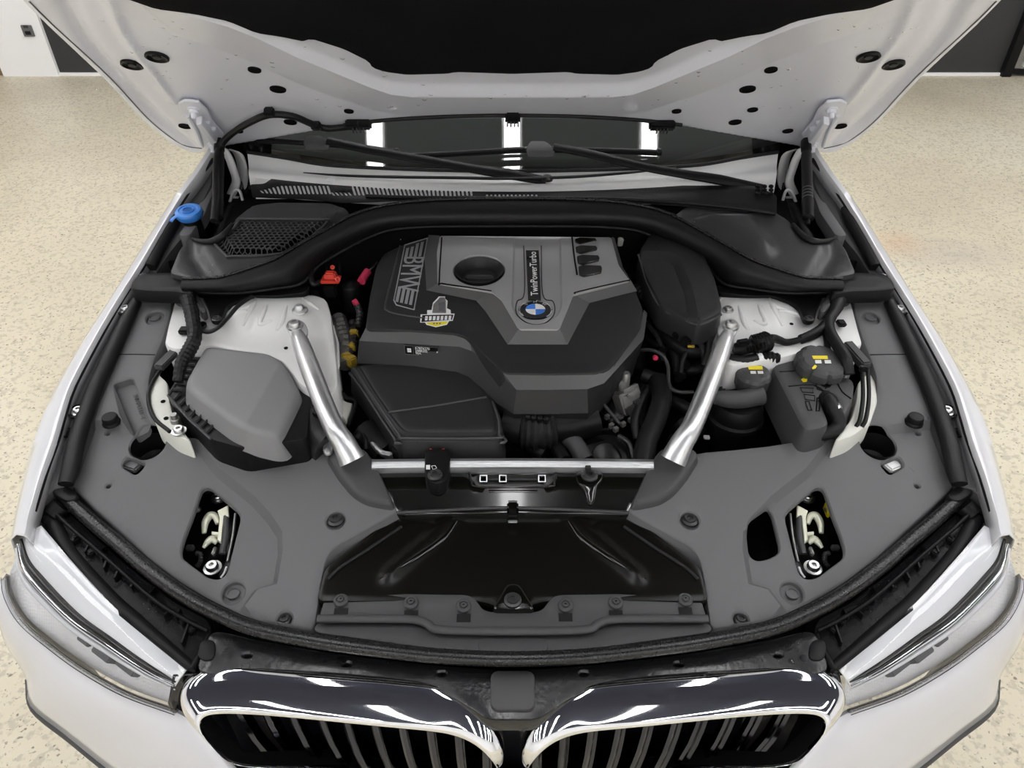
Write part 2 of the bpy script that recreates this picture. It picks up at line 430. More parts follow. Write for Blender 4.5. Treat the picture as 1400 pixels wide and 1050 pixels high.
# ------------------------------------------------------------------ the room
WY = 5.80
def solid(name, lo, hi, m, label=None, cat=None, kind=None, parent=None, bev=0.):
    c = [(a+b)/2 for a, b in zip(lo, hi)]; s = [b-a for a, b in zip(lo, hi)]
    o = box(name, c, s, m, parent, bev=bev); return tag(o, label, cat, kind=kind)
solid('floor', (-5.2, -6.4, -.1), (5.2, 7.2, 0), 'floor', 'cream concrete garage floor with dark aggregate specks', 'floor', 'structure')
xw1 = PY(82, 108, WY).x; xw0 = PY(7, 109, WY).x; xj = PY(1371, 96, WY).x
solid('wall_back', (xw1-.02, WY+.03, 0), (xj, WY+.2, 3.2), 'wallb', 'dark grey painted garage wall behind the car', 'wall', 'structure')
solid('wall_pier', (xw0, WY, 0), (xw1, WY+.2, 3.2), 'wallw', 'white painted wall pier carrying the grey switch plate', 'wall', 'structure')
solid('wall_left', (-5.3, -6.4, 0), (-5.2, 7.2, 3.2), 'wallw', kind='structure', label='plain white side wall on the left', cat='wall')
solid('wall_right', (5.2, -6.4, 0), (5.3, 7.2, 3.2), 'wallw', kind='structure', label='plain white side wall on the right', cat='wall')
solid('wall_front', (-5.3, -6.5, 0), (5.3, -6.4, 3.2), 'wallw', kind='structure', label='white wall facing the car front', cat='wall')
solid('ceiling', (-5.3, -6.5, 3.1), (5.3, 7.3, 3.2), 'ceil', kind='structure', label='dark garage ceiling', cat='ceiling')
solid('trim_1', (xw1, WY+.012, 0), (xj, WY+.03, .02), 'wallw', kind='structure', label='pale chipped paint line along the dark wall foot', cat='trim')
d1 = solid('door_1', (-5.2, WY+.06, 0), (xw0, WY+.12, 2.3), 'brown', 'brown wooden door beside the white pier', 'door', 'structure')
box('door_frame', (xw0-.05, WY+.05, 1.15), (.06, .05, 2.3), 'brown', d1, bev=.004)
solid('wall_above_door', (-5.2, WY+.05, 2.3), (xw0, WY+.2, 3.2), 'wallw', kind='structure', label='white wall over the brown door', cat='wall')
# grey metal door on the right, standing a little ajar
dj = tag(link(bpy.data.objects.new('door_2', None), None, (xj+.06, WY+.02, 0)), 'grey metal door in a black frame right of the dark wall', 'door', kind='structure')
box('door_frame', (xj+.035, WY+.08, 1.2), (.07, .20, 2.4), 'black', dj, bev=.004)
pc = Vector((xj+.55, WY-.06, 1.2))
pan = box('door_panel', pc, (.95, .045, 2.3), 'alu', dj, rot=(0, 0, R(-12)), bev=.004, label='grey metal door leaf')
box('door_bottom_seal', pc+Vector((0, -.005, -1.165)), (.95, .055, .035), 'black', dj, rot=(0, 0, R(-12)))
box('door_stile', pc+Vector((-.40, .055, 0)), (.05, .07, 2.25), 'silver', dj, rot=(0, 0, R(-12)))
solid('wall_beyond', (xj, WY+.5, 0), (5.2, WY+.6, 3.2), 'wallb', kind='structure', label='dark wall beyond the grey door', cat='wall')
# switch plate on the white pier
a, b, c, d = [PY(*p, WY) for p in ((29, 34), (43.5, 34), (48.5, 49.5), (34, 49.5))]
oc = (a+c)/2; sw = abs(b.x-a.x); sh = abs(a.z-c.z)
sp = tag(box('switch_plate', oc+Vector((0, -.008, 0)), (sw, .014, sh), 'outlet', bev=.003), 'dark grey switch plate on the white wall pier', 'switch')
box('socket_face', oc+Vector((0, -.017, -.012)), (sw*.5, .008, sh*.32), 'black', sp, bev=.002)
box('rocker', oc+Vector((0, -.017, .03)), (sw*.42, .008, sh*.25), 'wallb', sp, bev=.002)
# linear ceiling lights
od = {2: 'second', 3: 'third', 4: 'outermost'}
lab = {0: 'linear white ceiling light centred over the car, with an added fill run', -1: 'linear ceiling light over the fender side with the blue cap, with an added fill run', 1: 'linear ceiling light over the fender side with the coolant tank, with an added fill run'}
for i in (-4, -3, -2, -1, 0, 1, 2, 3, 4):
    x = i*.90
    t = tag(link(bpy.data.objects.new('ceiling_light', None), None, (x, 1.4, 3.1)), lab.get(i, '%s linear ceiling light to the %s of the car, with an added fill run' % (od.get(abs(i)), 'left' if i < 0 else 'right')), 'light', 'linear ceiling lights')
    for yc, ln in ((2.55, 5.1), (-3.9, 4.3)):  # second run, unseen behind the camera, is added to brighten the hood underside
        box('light_housing', (x, yc, 3.08), (.14, ln+.1, .04), 'wallw', t, bev=.004)
        box('diffuser', (x, yc, 3.052), (.10, ln, .02), 'led', t, bev=.003)

# ------------------------------------------------------------------ the car
car = tag(link(bpy.data.objects.new('car', None), None, (0, 2.6, 0)), 'white car with its hood raised over a tidy engine bay', 'car')
def zfn(y):
    T = ((.3, .63), (.55, .695), (.8, .760), (1.0, .812), (1.3, .885), (1.6, .955), (1.8, 1.0), (2.2, 1.06))
    for (a, za), (b, zb) in zip(T, T[1:]):
        if y <= b: return za+(zb-za)*(y-a)/(b-a)
    return T[-1][1]
FS = Flat(lambda x, y: zfn(y))
ZC = Flat(lambda x, y: zfn(y)-.030)
# -- bolts (one mesh per kind, copied)
_b = {}
def bolt(parent, pos, r=.009, kind='bolt', axis=None, label=None):
    key = (kind, round(r, 4))
    if key not in _b:
        pr = {'bolt': [(r*1.5, 0), (r*1.5, r*.25), (r*1.05, r*.3), (r*1.0, r*.9), (r*.85, r*1.05), (r*.45, r*1.05), (r*.4, r*.6), (0, r*.6)],
              'dbolt': [(r*1.4, 0), (r*1.4, r*.25), (r*1.0, r*.4), (r*.9, r*.7), (r*.5, r*.7), (r*.42, r*.35), (0, r*.35)],
              'cover2': [(r*1.25, -r*.3), (r*1.25, r*.2), (r*1.1, r*.35), (r*.75, r*.38), (r*.7, r*.2), (r*.55, r*.2), (r*.5, r*.5), (r*.2, r*.55), (r*.18, r*.2), (0, r*.2)],
              'black': [(r, -r*.3), (r, r*.1), (r*.8, r*.25), (r*.6, r*.1), (r*.3, r*.2), (0, r*.2)]}[kind]
        o = lathe({'bolt': 'bolt', 'dbolt': 'screw', 'cover2': 'push_rivet', 'black': 'plug'}[kind], pos, pr, kind, parent, seg=18)
        _b[key] = (o, Vector(pos)); return o
    o, p0 = _b[key]
    return dup(o, WC[o.name]+Vector(pos)-p0, parent)

# -- fenders
def fender(m):
    st = [(281, 212, 287, 213), (243, 263, 252.5, 263), (212, 310, 223, 310), (182, 358, 195, 358), (148, 413, 160, 413), (115, 463, 131, 463), (80, 524, 99, 524), (62, 562, 86, 562),
          (47, 603, 74, 603), (34, 650, 57, 650), (22, 701, 42, 701), (18, 724, 38, 722), (15, 738, 35, 733)]
    C = [[] for _ in range(8)]
    for ox, oy, ix, iy in st:
        ox, ix = (1402-ox, 1402-ix) if m else (ox, ix); sgn = 1 if m else -1
        I = FS.at(ix, iy); O = FS.at(ox, oy, -.022)
        O.y = I.y+(O.y-I.y)*.3 if abs(O.y-I.y) > .03 else O.y
        Cm = (I+O)/2+Vector((0, 0, .008))
        pts = [I+Vector((-sgn*.003, 0, -.03)), I+Vector((0, 0, -.004)), I+Vector((sgn*.003, 0, 0)), Cm, O, O+Vector((sgn*.012, 0, -.06)), O+Vector((sgn*.03, 0, -.20)), Vector((O.x+sgn*.02, O.y, .34))]
        for c, p in zip(C, pts): c.append(p)
    # carry the wing on rearward towards the door
    for k, c in enumerate(C):
        c.insert(0, c[0]+Vector(((0.0), .55, .06 if k < 5 else .03)))
    f = loft('fender', C, 'paint', car, sub=3, label='white front fender beside the engine bay', thick=.0016)
    return f
FEN = [fender(False), fender(True)]
# -- bay tub: dark inner walls and floor
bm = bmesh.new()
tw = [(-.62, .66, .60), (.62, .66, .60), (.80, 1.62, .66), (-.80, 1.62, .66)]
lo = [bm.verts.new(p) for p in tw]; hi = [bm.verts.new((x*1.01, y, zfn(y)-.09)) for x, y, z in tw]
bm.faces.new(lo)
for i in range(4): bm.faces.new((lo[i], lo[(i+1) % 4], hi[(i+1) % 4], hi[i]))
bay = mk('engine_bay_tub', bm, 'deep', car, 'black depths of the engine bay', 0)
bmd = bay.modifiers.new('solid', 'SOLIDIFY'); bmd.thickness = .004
# -- inner fender flange, rail and bolts
def flange(m):
    out = [(287, 220), (292, 222), (288, 252), (272, 290), (255, 318), (232, 345), (214, 372), (196, 410), (178, 450), (150, 512), (130, 570), (110, 626), (92, 664), (72, 668), (44, 703), (48, 680), (62, 640), (80, 596), (92, 560), (104, 527), (136, 463), (165, 413), (200, 358), (229, 310), (257, 264)]
    fl = plate('fender_flange', Q(out, m), FS.up(-.028), 'cover2', car, drop=.05, r=.003, grid=.03, label='dark grey flange between fender and trim cover')
    s = FS.up(-.020)
    for pts, rr in (([(246, 285), (236, 303), (220, 330), (203, 366)], [.012, .019, .019, .017]), ([(186, 412), (172, 440), (152, 482), (132, 526), (117, 566), (104, 606), (97, 640), (90, 662)], [.012, .015, .016, .016, .016, .017, .017, .014])):
        tube('seal_rail', [s.at(*p) for p in Q(pts, m)], rr, 'rubber', fl, seg=12, flat=.75)
    tube('fender_gap_seal', [FS.up(-.012).at(*p) for p in Q([(291, 218), (257, 264), (228, 310), (200, 358), (165, 413), (136, 463), (103, 526), (90, 562), (78, 603), (62, 648), (46, 700)], m)], .005, 'rubber', fl, seg=8)
    for p in ((193, 378), (172, 424), (108, 563)):
        if p[1] > 400:
            lathe('bolt_recess', FS.up(-.024).at(*q1(p, m)), [(.020, 0), (.020, .004), (.017, .005), (.015, -.004), (0, -.004)], 'black', fl, seg=20)
        bolt(fl, FS.up(-.020).at(*q1(p, m)), .0085, 'bolt')
    lathe('flange_hole', FS.up(-.026).at(*q1((91, 592), m)), [(.013, 0), (.013, .002), (.010, .002), (.009, -.006), (0, -.006)], 'deep', fl, seg=18)
    return fl
FL = [flange(False), flange(True)]

# -- front trim covers (big grey panels)
def poly_uv(S, pts): return [S.uv(*p) for p in pts]
def front_cover(m):
    low = poly_uv(ZC, Q([(262, 590), (300, 640), (348, 678), (371, 703), (386, 726), (387, 750), (379, 798), (352, 806), (335, 828), (330, 880), (180, 830), (40, 690), (100, 570)], m))
    def f(x, y):
        z = zfn(y)-.030
        z -= .020*max(0., min(1., (abs(x)-.30)/.5))*0
        if inside1(x, y, low): z -= .013*min(1., segd(x, y, low)/.011)
        return z
    S = Flat(f)
    out = [(185, 407), (234, 402), (234, 423), (223, 463), (213, 486), (204, 514), (203, 530), (205, 554), (215, 574), (230, 586), (253, 595), (301, 601), (350, 609), (395, 614), (443, 618), (470, 625), (515, 640), (540, 690), (545, 699), (500, 724), (458, 747), (446, 762), (441, 785), (434, 830), (430, 862), (400, 857), (350, 849), (321, 837), (276, 812), (236, 789), (200, 762), (163, 726), (130, 696), (110, 676), (93, 661), (108, 626), (125, 576), (145, 526), (151, 512), (162, 484), (175, 453), (184, 423)]
    latch = [(276, 667), (286, 665), (326, 699), (329, 709), (310, 784), (300, 792), (285, 790), (249, 763), (247, 752), (253, 731), (263, 706)]
    hl = [(Q(latch, m), .010)]
    hl.append((circ(S, *q1((202, 607), m), .0325, 28), .004, False, True))
    hl.append((Q([(165, 637), (173, 623), (200, 634), (186, 650)], m), .010))
    for p in ((147, 592), (148, 664)): hl.append((circ(S, *q1(p, m), .0045, 12), .012, True, True))
    hl.append((circ(S, *q1((459, 711), m), .0165, 20), .012, True, True))
    hl.append((circ(S, *q1((319, 810), m), .0185, 22), .010, True, True))
    hl.append((circ(S, *q1((212, 434), m), .0185, 22), .009, True, True))
    hl.append((circ(S, *q1((389, 847), m), .0125, 16), .012, True, True))
    if m: hl.append(([(1050, 692), (1055, 701), (1066, 747), (1064, 757), (1050, 764), (1034, 767), (1024, 759), (1021, 727), (1024, 711)], .010))
    else: hl.append(([(154, 524), (181, 516), (206, 584), (184, 598)], .016, True))
    cv = plate('radiator_trim_cover', Q(out, m), S, 'cover', car, drop=.03, r=.004, holes=hl, grid=.011, creases=[(low, True), (offset(low if area2(low) > 0 else low[::-1], .011), True)],
               label='large grey plastic trim cover beside the radiator' + (' with a second opening' if m else ' with a long grip slot'))
    # sloping lip along the radiator side
    a = [S.at(*p, -.002) for p in Q([(537, 683), (545, 699), (500, 724), (458, 747), (446, 762), (441, 785), (434, 830)], m)]
    b = [S.at(*p, -.028) for p in Q([(542, 690), (551, 716), (505, 747), (466, 770), (452, 782), (445, 800), (437, 832)], m)]
    c2 = [p+Vector((0, 0, -.035)) for p in b]
    loft('cover_lip', [a, b, c2], 'cover', cv, smooth=50)
    # raised cap over the brace foot
    plate('brace_foot_cap', Q([(445, 620), (458, 610), (499, 611), (518, 643), (537, 684), (536, 690), (500, 683), (481, 671), (462, 648)], m), S.up(.014), 'cover2', cv, drop=.02, r=.007, flare=.004, grid=.01)
    bolt(cv, S.at(*q1((459, 711), m), -.011), .011, 'dbolt'); bolt(cv, S.at(*q1((389, 847), m), -.011), .008, 'dbolt')
    lathe('rubber_buffer', S.at(*q1((153, 578), m)), [(.017, 0), (.0165, .004), (.0145, .006), (.0145, .014), (.013, .017), (.009, .018), (0, .0175)], 'black', cv, seg=22)
    for p, rr in (((319, 812), .011), ((212, 435), .012)):
        lathe('dimple_ring', S.at(*q1(p, m), -.009), [(rr, 0), (rr, .0025), (rr*.8, .003), (rr*.75, .001), (0, .001)], 'cover', cv, seg=20)
    cup = S.at(*q1((202, 607), m))
    lathe('cup', cup, [(.0335, -.002), (.032, -.012), (.027, -.040), (.016, -.046), (0, -.046)], 'black', cv, seg=30, cap0=False)
    lathe('cup_screw', cup+Vector((.004, -.004, -.045)), [(.010, 0), (.010, .005), (.006, .008), (.004, .004), (0, .004)], 'dbolt', cv, seg=14)
    q = S.at(*q1((182, 637), m), -.016)
    box('clip_tab', q, (.030, .024, .012), 'cover' if not m else 'white', cv, rot=(0, 0, R(-20 if not m else 25)), bev=.003)
    if not m:
        s2 = S.up(-.0145); o = s2.at(190, 556); xd = s2.at(198, 580)-s2.at(182, 534)
        text('moulded_number', '84W4310-4', o, xd, (0, 0, 1), .012, 'cover2', cv, ext=.0004, width=1.15)
    else:
        tube('slot_pin', [S.at(1241, 640, -.004), S.at(1249, 647, -.004)], .004, 'black', cv, seg=8)
    # two-step side shelf line
    tube('panel_seam', [S.at(*p) for p in Q([(163, 484.5), (190, 484.5), (212, 485)], m)], .0014, 'black', cv, seg=6, sub=1)
    return cv, S
CV = [front_cover(False), front_cover(True)]

# -- hood latches in the cover openings
def latch(m):
    S = ZC.up(-.062)
    base = plate('latch', Q([(258, 668), (300, 660), (336, 700), (322, 775), (303, 800), (280, 798), (240, 765), (244, 720)], m), S.up(-.035), 'semig', car, drop=.006, r=.002, grid=.04, label='hood latch with cream hook seen through the cover opening')
    p = lambda x, y, h=0.: S.at(*q1((x, y), m), h)
    tube('latch_hook', [p(298, 716, .012), (p(294, 706, .014)), p(287, 705, .014), p(281, 714, .013), p(279, 729, .012)], [.0045, .006, .008, .007, .004], 'latch', base, flat=.8, seg=10)
    tube('latch_hook', [p(297, 742, .006), p(290, 737, .010), p(284, 741, .010), p(278, 749, .008)], [.005, .007, .006, .003], 'latch', base, flat=.8)
    prism('latch_plate', [p(*k, .02) for k in ((297, 698), (312, 690), (313, 706), (306, 705), (302, 742), (297, 738), (300, 708))], (0, 0, -.006), 'latch', base)
    prism('catch_block', [p(*k, .016) for k in ((289, 726), (299, 727), (299, 732), (289, 731))], (0, 0, -.012), 'latch', base)
    tube('latch_rod', [p(309, 706, .014), p(309, 730, .014), p(304, 757, .010)], .006, 'cover2', base, seg=10)
    tube('latch_rod', [p(322, 702, .012), p(318, 735, .012), p(311, 768, .012)], .0025, 'alu', base, seg=8)
    bolt(base, p(299, 681, -.004), .0095, 'bolt'); bolt(base, p(291, 777, .0), .0105, 'bolt'); bolt(base, p(270, 697, 0), .005, 'bolt')
    box('latch_bracket', p(260, 749, 0), (.014, .010, .010), 'cover2', base); box('latch_bracket', p(293, 754, 0), (.006, .018, .010), 'alu', base)
    tube('return_spring', [p(268, 756), p(274, 758), p(274, 768), p(269, 775)], .004, 'dbolt', base, rib=.2, sub=6)
    tube('release_cable', [p(302, 790, .012), p(307, 783, .014), p(310, 775, .014)], .0022, 'white', base, seg=6)
    if m: box('yellow_tag', P(1131, 697, .70), (.006, .024, .02), 'yellow', base)
    return base
latch(False); latch(True)
# ------------------------------------------------------------------ raised hood
HPH = R(40)
HO, HA, HN = Vector((0, 1.85, 1.05)), Vector((0, -math.cos(HPH), math.sin(HPH))), Vector((0, -math.sin(HPH), -math.cos(HPH)))
H0 = Plane(HO, HA, HN)
edgeL = [(700, 158), (626, 158.5), (560, 161), (510, 165), (470, 170), (418, 180), (360, 191), (318, 199), (284, 209), (268, 211.5), (251, 207), (226, 195), (190, 165), (138, 110), (55, 33), (22, 0)]
eL = [H0.uv(*p) for p in edgeL]
front = [(-.80, eL[-1][1]+.16), (-.755, eL[-1][1]+.32), (-.66, eL[-1][1]+.45), (-.45, eL[-1][1]+.53), (0, eL[-1][1]+.57)]
halfh = eL+front
hoodout = halfh+[(-a, b) for a, b in halfh[-2:0:-1]]
liner = [(165, -6), (213, 12), (263, 21), (313, 31), (350, 44), (383, 49), (408, 56), (414, 58), (425, 56), (470, 73), (503, 87), (508, 94), (525, 99), (558, 105), (613, 105), (623, 101.5), (700, 101)]
crease = [(300, 66), (350, 89), (405, 114), (455, 133), (505, 148), (545, 156), (600, 158), (700, 158)]
LQ = Plane(HO, HA, HN, lambda a, b: .034)
linuv = [LQ.uv(*p) for p in liner]; cruv = [H0.uv(*p) for p in crease]
cr_px = [(-60, -190), (60, -70), (120, 0), (165, 22), (215, 42), (262, 57), (300, 70), (350, 89), (405, 114), (455, 133), (505, 148), (545, 156), (600, 158), (700, 158)]
kk_px = [(-60, -230), (60, -110), (130, -32), (175, 0), (225, 19), (272, 32), (312, 43), (352, 58), (405, 83), (455, 103), (505, 123), (535, 133), (563, 136), (630, 136), (700, 136)]
cruv = [Plane(HO, HA, HN, lambda a, b: .010).uv(*p) for p in cr_px]; kkuv = [Plane(HO, HA, HN, lambda a, b: .040).uv(*p) for p in kk_px]
crx, crb = [p[0] for p in cruv], [p[1] for p in cruv]; kx, kb = [p[0] for p in kkuv], [p[1] for p in kkuv]
sm2 = lambda pts: [tuple(v[:2]) for v in cat([(a, b, 0) for a, b in pts], 6)]
groove = [H0.uv(*p) for p in ((82, -25), (100, 22), (122, 60), (168, 112), (215, 160), (262, 200))]
groove = sm2(groove)
ridge = [H0.uv(*p) for p in ((150, -10), (160, 22), (176, 50), (208, 95), (240, 136))]
ridge = sm2(ridge)
hinpad = [H0.uv(*p) for p in ((238, 150), (262, 138), (285, 152), (300, 178), (300, 196), (282, 202))]
def dK(v): return v
def gh(a, b):
    x = -abs(a)
    d = segd(x, b, groove, False); g = -.014*math.exp(-(d/.016)**2)
    d = segd(x, b, ridge, False); g += .007*math.exp(-(d/.010)**2)
    bc = float(np.interp(x, crx, crb)); bk = float(np.interp(x, kx, kb)); d1 = b-bc; dk = max(.004, bk-bc)
    if d1 > 0: g += .024*min(1, d1/dK(dk)) - (.014*min(1, (d1-dk)/.035) if d1 > dk else 0)
    de = segd(x, b, eL+front, False); g -= .012*(1-sstep(de, .016))
    return g+.012*math.cos(min(1, abs(a)/.85)*1.4)
HS = Plane(HO, HA, HN, gh)
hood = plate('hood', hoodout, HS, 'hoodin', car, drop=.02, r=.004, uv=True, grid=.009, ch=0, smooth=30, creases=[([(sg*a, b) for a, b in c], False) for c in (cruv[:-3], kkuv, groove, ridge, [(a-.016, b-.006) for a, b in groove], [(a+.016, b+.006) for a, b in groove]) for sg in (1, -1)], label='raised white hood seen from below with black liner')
skin = plate('hood_skin', hoodout, Plane(HO, HA, HN, lambda a, b: -.04+.02*math.cos(min(1, abs(a)/.85)*1.4)), 'paint', hood, drop=.015, r=.003, uv=True, grid=.05, ch=0)
lin = [(0, linuv[0][1]+.46), (-.42, linuv[0][1]+.42), (-.60, linuv[0][1]+.30)]+linuv[:-1]+[(0, linuv[-1][1])]
linout = lin+[(-a, b) for a, b in lin[-2:0:-1]]
LS = Plane(HO, HA, HN, lambda a, b: .034+.006*math.cos(a*22)*math.cos(b*17)*sstep(b-.25, .1))
plate('hood_liner', linout, LS, mat('liner_felt', (.006, .006, .007), .9, spec=.08, bump=.6, bscale=600), hood, drop=.028, r=.006, uv=True, grid=.025, ch=1, label='black felt insulation liner under the hood')
for sg in (0, 1): tube('hem_seam', [HS.at(*q1(p, sg), .0008) for p in ((40, 2), (70, 32), (150, 106), (201, 161), (232, 187), (254, 198), (276, 203))], .0013, 'outlet', hood, seg=6)
# plugs and holes on the underside
dimp = {}
for m in (0, 1):
    for (x, y, rr) in ((180.5, 88, .021), (214.5, 77.5, .022), (348, 95.5, .013), (380, 122, .017), (477, 152, .011), (397, 167, .015), (325, 179, .013)) + (((373, 150, .012),) if m else ()):
        p = HS.at(*q1((x, y), m), .001)
        lathe('hood_plug', p, [(rr, -.002), (rr, .003), (rr*.85, .004), (rr*.72, .001), (rr*.4, 0), (rr*.34, .003), (rr*.12, .0035), (0, .003)] if rr > .02 else [(rr, -.002), (rr*.98, .002), (rr*.8, .0022), (rr*.7, .0004), (0, .0004)], 'black' if rr > .02 else 'deep', hood, axis=HN, seg=22)
    # small drain slots and rubber-edge hole by the hinge
    lathe('hinge_hole', HS.at(*q1((253, 173), m), .002), [(.015, -.002), (.015, .001), (.012, .001), (.012, -.001), (0, -.001)], 'deep', hood, axis=HN, seg=20)
# rear edge seal and washer nozzles
es = [(470, 171), (510, 166), (560, 162), (626, 159), (700, 158), (776, 159), (842, 162), (892, 166), (932, 171)]
tube('hood_edge_seal', [HS.at(*p, .004) for p in es], .0045, 'rubber', hood, seg=8, upv=(0, 0, 1))
for x, y in ((490, 170), (701, 161), (905, 171)):
    c = HS.at(x, y, .010)
    nz = box('washer_nozzle', c, (.060 if x != 701 else .034, .020, .022), 'black', hood, rot=(R(-50), 0, 0), bev=.004)
    for k in range(4): box('nozzle_fin', c+Vector((-.012+.008*k, -.008, -.010)), (.0025, .014, .010), 'cover2', hood, rot=(R(-50), 0, 0), bev=.0005)

# -- washer hose clipped under the hood (side with the blue cap)
hp = [HS.at(492, 170, .012), HS.at(470, 174, .012), HS.at(445, 175.5, .014), HS.at(425, 169, .014), HS.at(400, 159, .016), HS.at(368, 157, .016), HS.at(340, 168, .018), HS.at(318, 182, .02)]
hp += [P(303, 197, 1.056), P(297, 213, 1.04), P(295, 240, 1.02), P(295, 270, .998), P(292, 302, .975)]
tube('washer_hose', hp, .0078, 'rubber', car, seg=12, sub=6, label='black washer hose clipped under the hood')
for x, y in ((368, 153), (432, 172)): box('hose_clip', HS.at(x, y, .014), (.022, .014, .020), 'black', hood, rot=(R(-50), 0, 0), bev=.003)

# -- hinges and gas struts
def hinge(m):
    h = lambda x, y, o=.0: HS.at(*q1((x, y), m), o)
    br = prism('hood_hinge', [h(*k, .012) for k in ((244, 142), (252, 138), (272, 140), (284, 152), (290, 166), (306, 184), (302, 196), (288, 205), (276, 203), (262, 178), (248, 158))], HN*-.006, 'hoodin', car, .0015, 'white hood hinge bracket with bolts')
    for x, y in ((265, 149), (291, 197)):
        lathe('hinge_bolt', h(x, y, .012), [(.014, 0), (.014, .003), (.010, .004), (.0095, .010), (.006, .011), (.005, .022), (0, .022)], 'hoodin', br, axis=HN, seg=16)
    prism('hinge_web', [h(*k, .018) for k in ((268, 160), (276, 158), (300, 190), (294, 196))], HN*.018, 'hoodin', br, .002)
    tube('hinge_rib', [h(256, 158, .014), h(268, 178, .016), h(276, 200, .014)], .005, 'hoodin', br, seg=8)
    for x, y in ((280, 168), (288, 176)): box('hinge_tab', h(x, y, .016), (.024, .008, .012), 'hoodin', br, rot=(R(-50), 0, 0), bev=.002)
    # lower hinge arm, bolted to the body beside the cowl
    a = [PY(*q1(p, m), 1.84) for p in ((300, 200), (308, 214), (313, 228), (318, 246), (312, 262), (306, 280), (300, 302))]
    b = [p+Vector(((.022 if not m else -.022), -.012, -.004)) for p in a]
    loft('hinge_arm', [a, b], 'tower', br, thick=.006, sub=3)
    a = [PY(*q1(p, m), 1.86) for p in ((326, 208), (333, 214), (338, 232), (338, 252), (330, 268))]
    loft('hinge_guard', [a, [p+Vector(((-.03 if not m else .03), .02, 0)) for p in a]], 'tower', br, thick=.004, sub=3)
    tube('hinge_wire', [PY(*q1(p, m), 1.80) for p in ((306, 300), (312, 282), (320, 262), (328, 262), (334, 284))], .004, 'tower', br, seg=8)
    box('hinge_foot', PY(*q1((326, 270), m), 1.83), (.028, .04, .012), 'silver', br, bev=.003)
    # gas strut
    t, u = PY(*q1((300, 192), m), 1.80), P(*q1((297, 307), m), .958)
    d = (u-t)
    gs = lathe('gas_strut', t, [(.010, 0), (.0125, .004), (.0125, .035), (.0105, .038), (.0105, .046), (.012, .048), (.0125, d.length*.72), (.0135, d.length*.73), (.0135, d.length*.93), (.010, d.length*.94), (.004, d.length*.95), (.004, d.length)], 'black', car, axis=d, seg=18, label='black gas strut holding up the hood')
    if m:
        n = d.normalized()
        for k in (.60, .635, .67, .705):
            lathe('print_band', t+d*k, [(.01285, 0), (.01285, .0022)], 'outlet', gs, axis=d, seg=18)
    return br
hinge(False); hinge(True)

# ------------------------------------------------------------------ windshield, cowl, wipers
def ygl(x): return 1.765+.30*x*x
WS = Flat(lambda x, y: 1.0+.06*x*x+.53*(y-ygl(x)))
xs = [-.79+1.58*i/24 for i in range(25)]
rows = []
for k in range(9):
    f = k/8; rows.append([Vector((x*(1-.12*f), ygl(x)-.02+.86*f+.02*0, WS.f(x, ygl(x)-.02)+.53*.86*f-.04*f*f)) for x in xs])
gl = loft('windshield', rows, 'wind', car, smooth=180, label='dark tinted windshield reflecting the ceiling lights')
loft('dashboard', [[Vector((x, ygl(x)+.03, .985)) for x in xs], [Vector((x, ygl(x)+.35, .99)) for x in xs], [Vector((x, ygl(x)+.62, .97)) for x in xs], [Vector((x, ygl(x)+.66, .6)) for x in xs]], 'leather', car, label='dark dashboard behind the windshield')
loft('cabin_interior', [[Vector((x, 2.9, .5)) for x in (-.70, 0, .70)], [Vector((x, 3.0, 1.42)) for x in (-.62, 0, .62)]], 'leather', car, thick=.02)
loft('roof', [[Vector((x*(1-.12), ygl(x)+.84, 1.43+.02*(1-x*x*2))) for x in xs], [Vector((x*.88, 3.4, 1.47+.02*(1-x*x*2))) for x in xs]], 'paint', car, thick=.02, label='white car roof')
for s in (-1, 1):
    loft('windshield_pillar', [[Vector((s*.735, ygl(.72)-.02, 1.02)), Vector((s*.645, ygl(.72)+.86, 1.45))], [Vector((s*.80, ygl(.72)+.05, 1.02)), Vector((s*.69, ygl(.72)+.93, 1.43))]], 'paint', car, thick=.02)
    loft('car_door', [[Vector((s*.795, 2.34, 1.03)), Vector((s*.80, 3.4, 1.05))], [Vector((s*.825, 2.34, .94)), Vector((s*.85, 3.4, .94))], [Vector((s*.845, 2.34, .75)), Vector((s*.87, 3.4, .75))], [Vector((s*.835, 2.34, .3)), Vector((s*.85, 3.4, .3))]], 'paint', car, thick=.02)
# body-coloured cowl apron below the glass
c0 = [(338, 209), (390, 217), (445, 226.5), (520, 231), (610, 234), (700, 235)]
c1 = [(340, 238), (390, 243), (445, 247), (520, 251), (610, 254), (700, 255)]
full = lambda c: c+[(1402-x, y) for x, y in c[-2::-1]]
A0 = [WS.at(x, y, .002) for x, y in full(c0)]
A1 = [p+Vector((0, -.025, -.005)) for p in A0]; A2 = [P(x, y, .985) for x, y in full(c1)]; A3 = [p+Vector((0, -.01, -.05)) for p in A2]
A1 = [a*.55+b*.45+Vector((0, 0, -.010)) for a, b in zip(A0, A2)]
cow = loft('cowl_apron', [A0, A1, A2, A3], 'tower', car, sub=4, subc=3, smooth=60, label='pale wet cowl apron below the windshield')
tube('glass_edge_seal', [p+Vector((0, 0, .002)) for p in A0], .0045, 'rubber', cow, seg=8)
tube('cowl_shadow_line', [P(x, y, 1.000) for x, y in ((415, 236), (470, 240), (540, 242), (620, 243), (690, 244), (780, 242), (860, 236), (925, 229))], [.002, .005, .006, .006, .006, .006, .005, .002], 'black', cow, flat=.5)  # dark strip drawn in for the curved shadow line across the apron
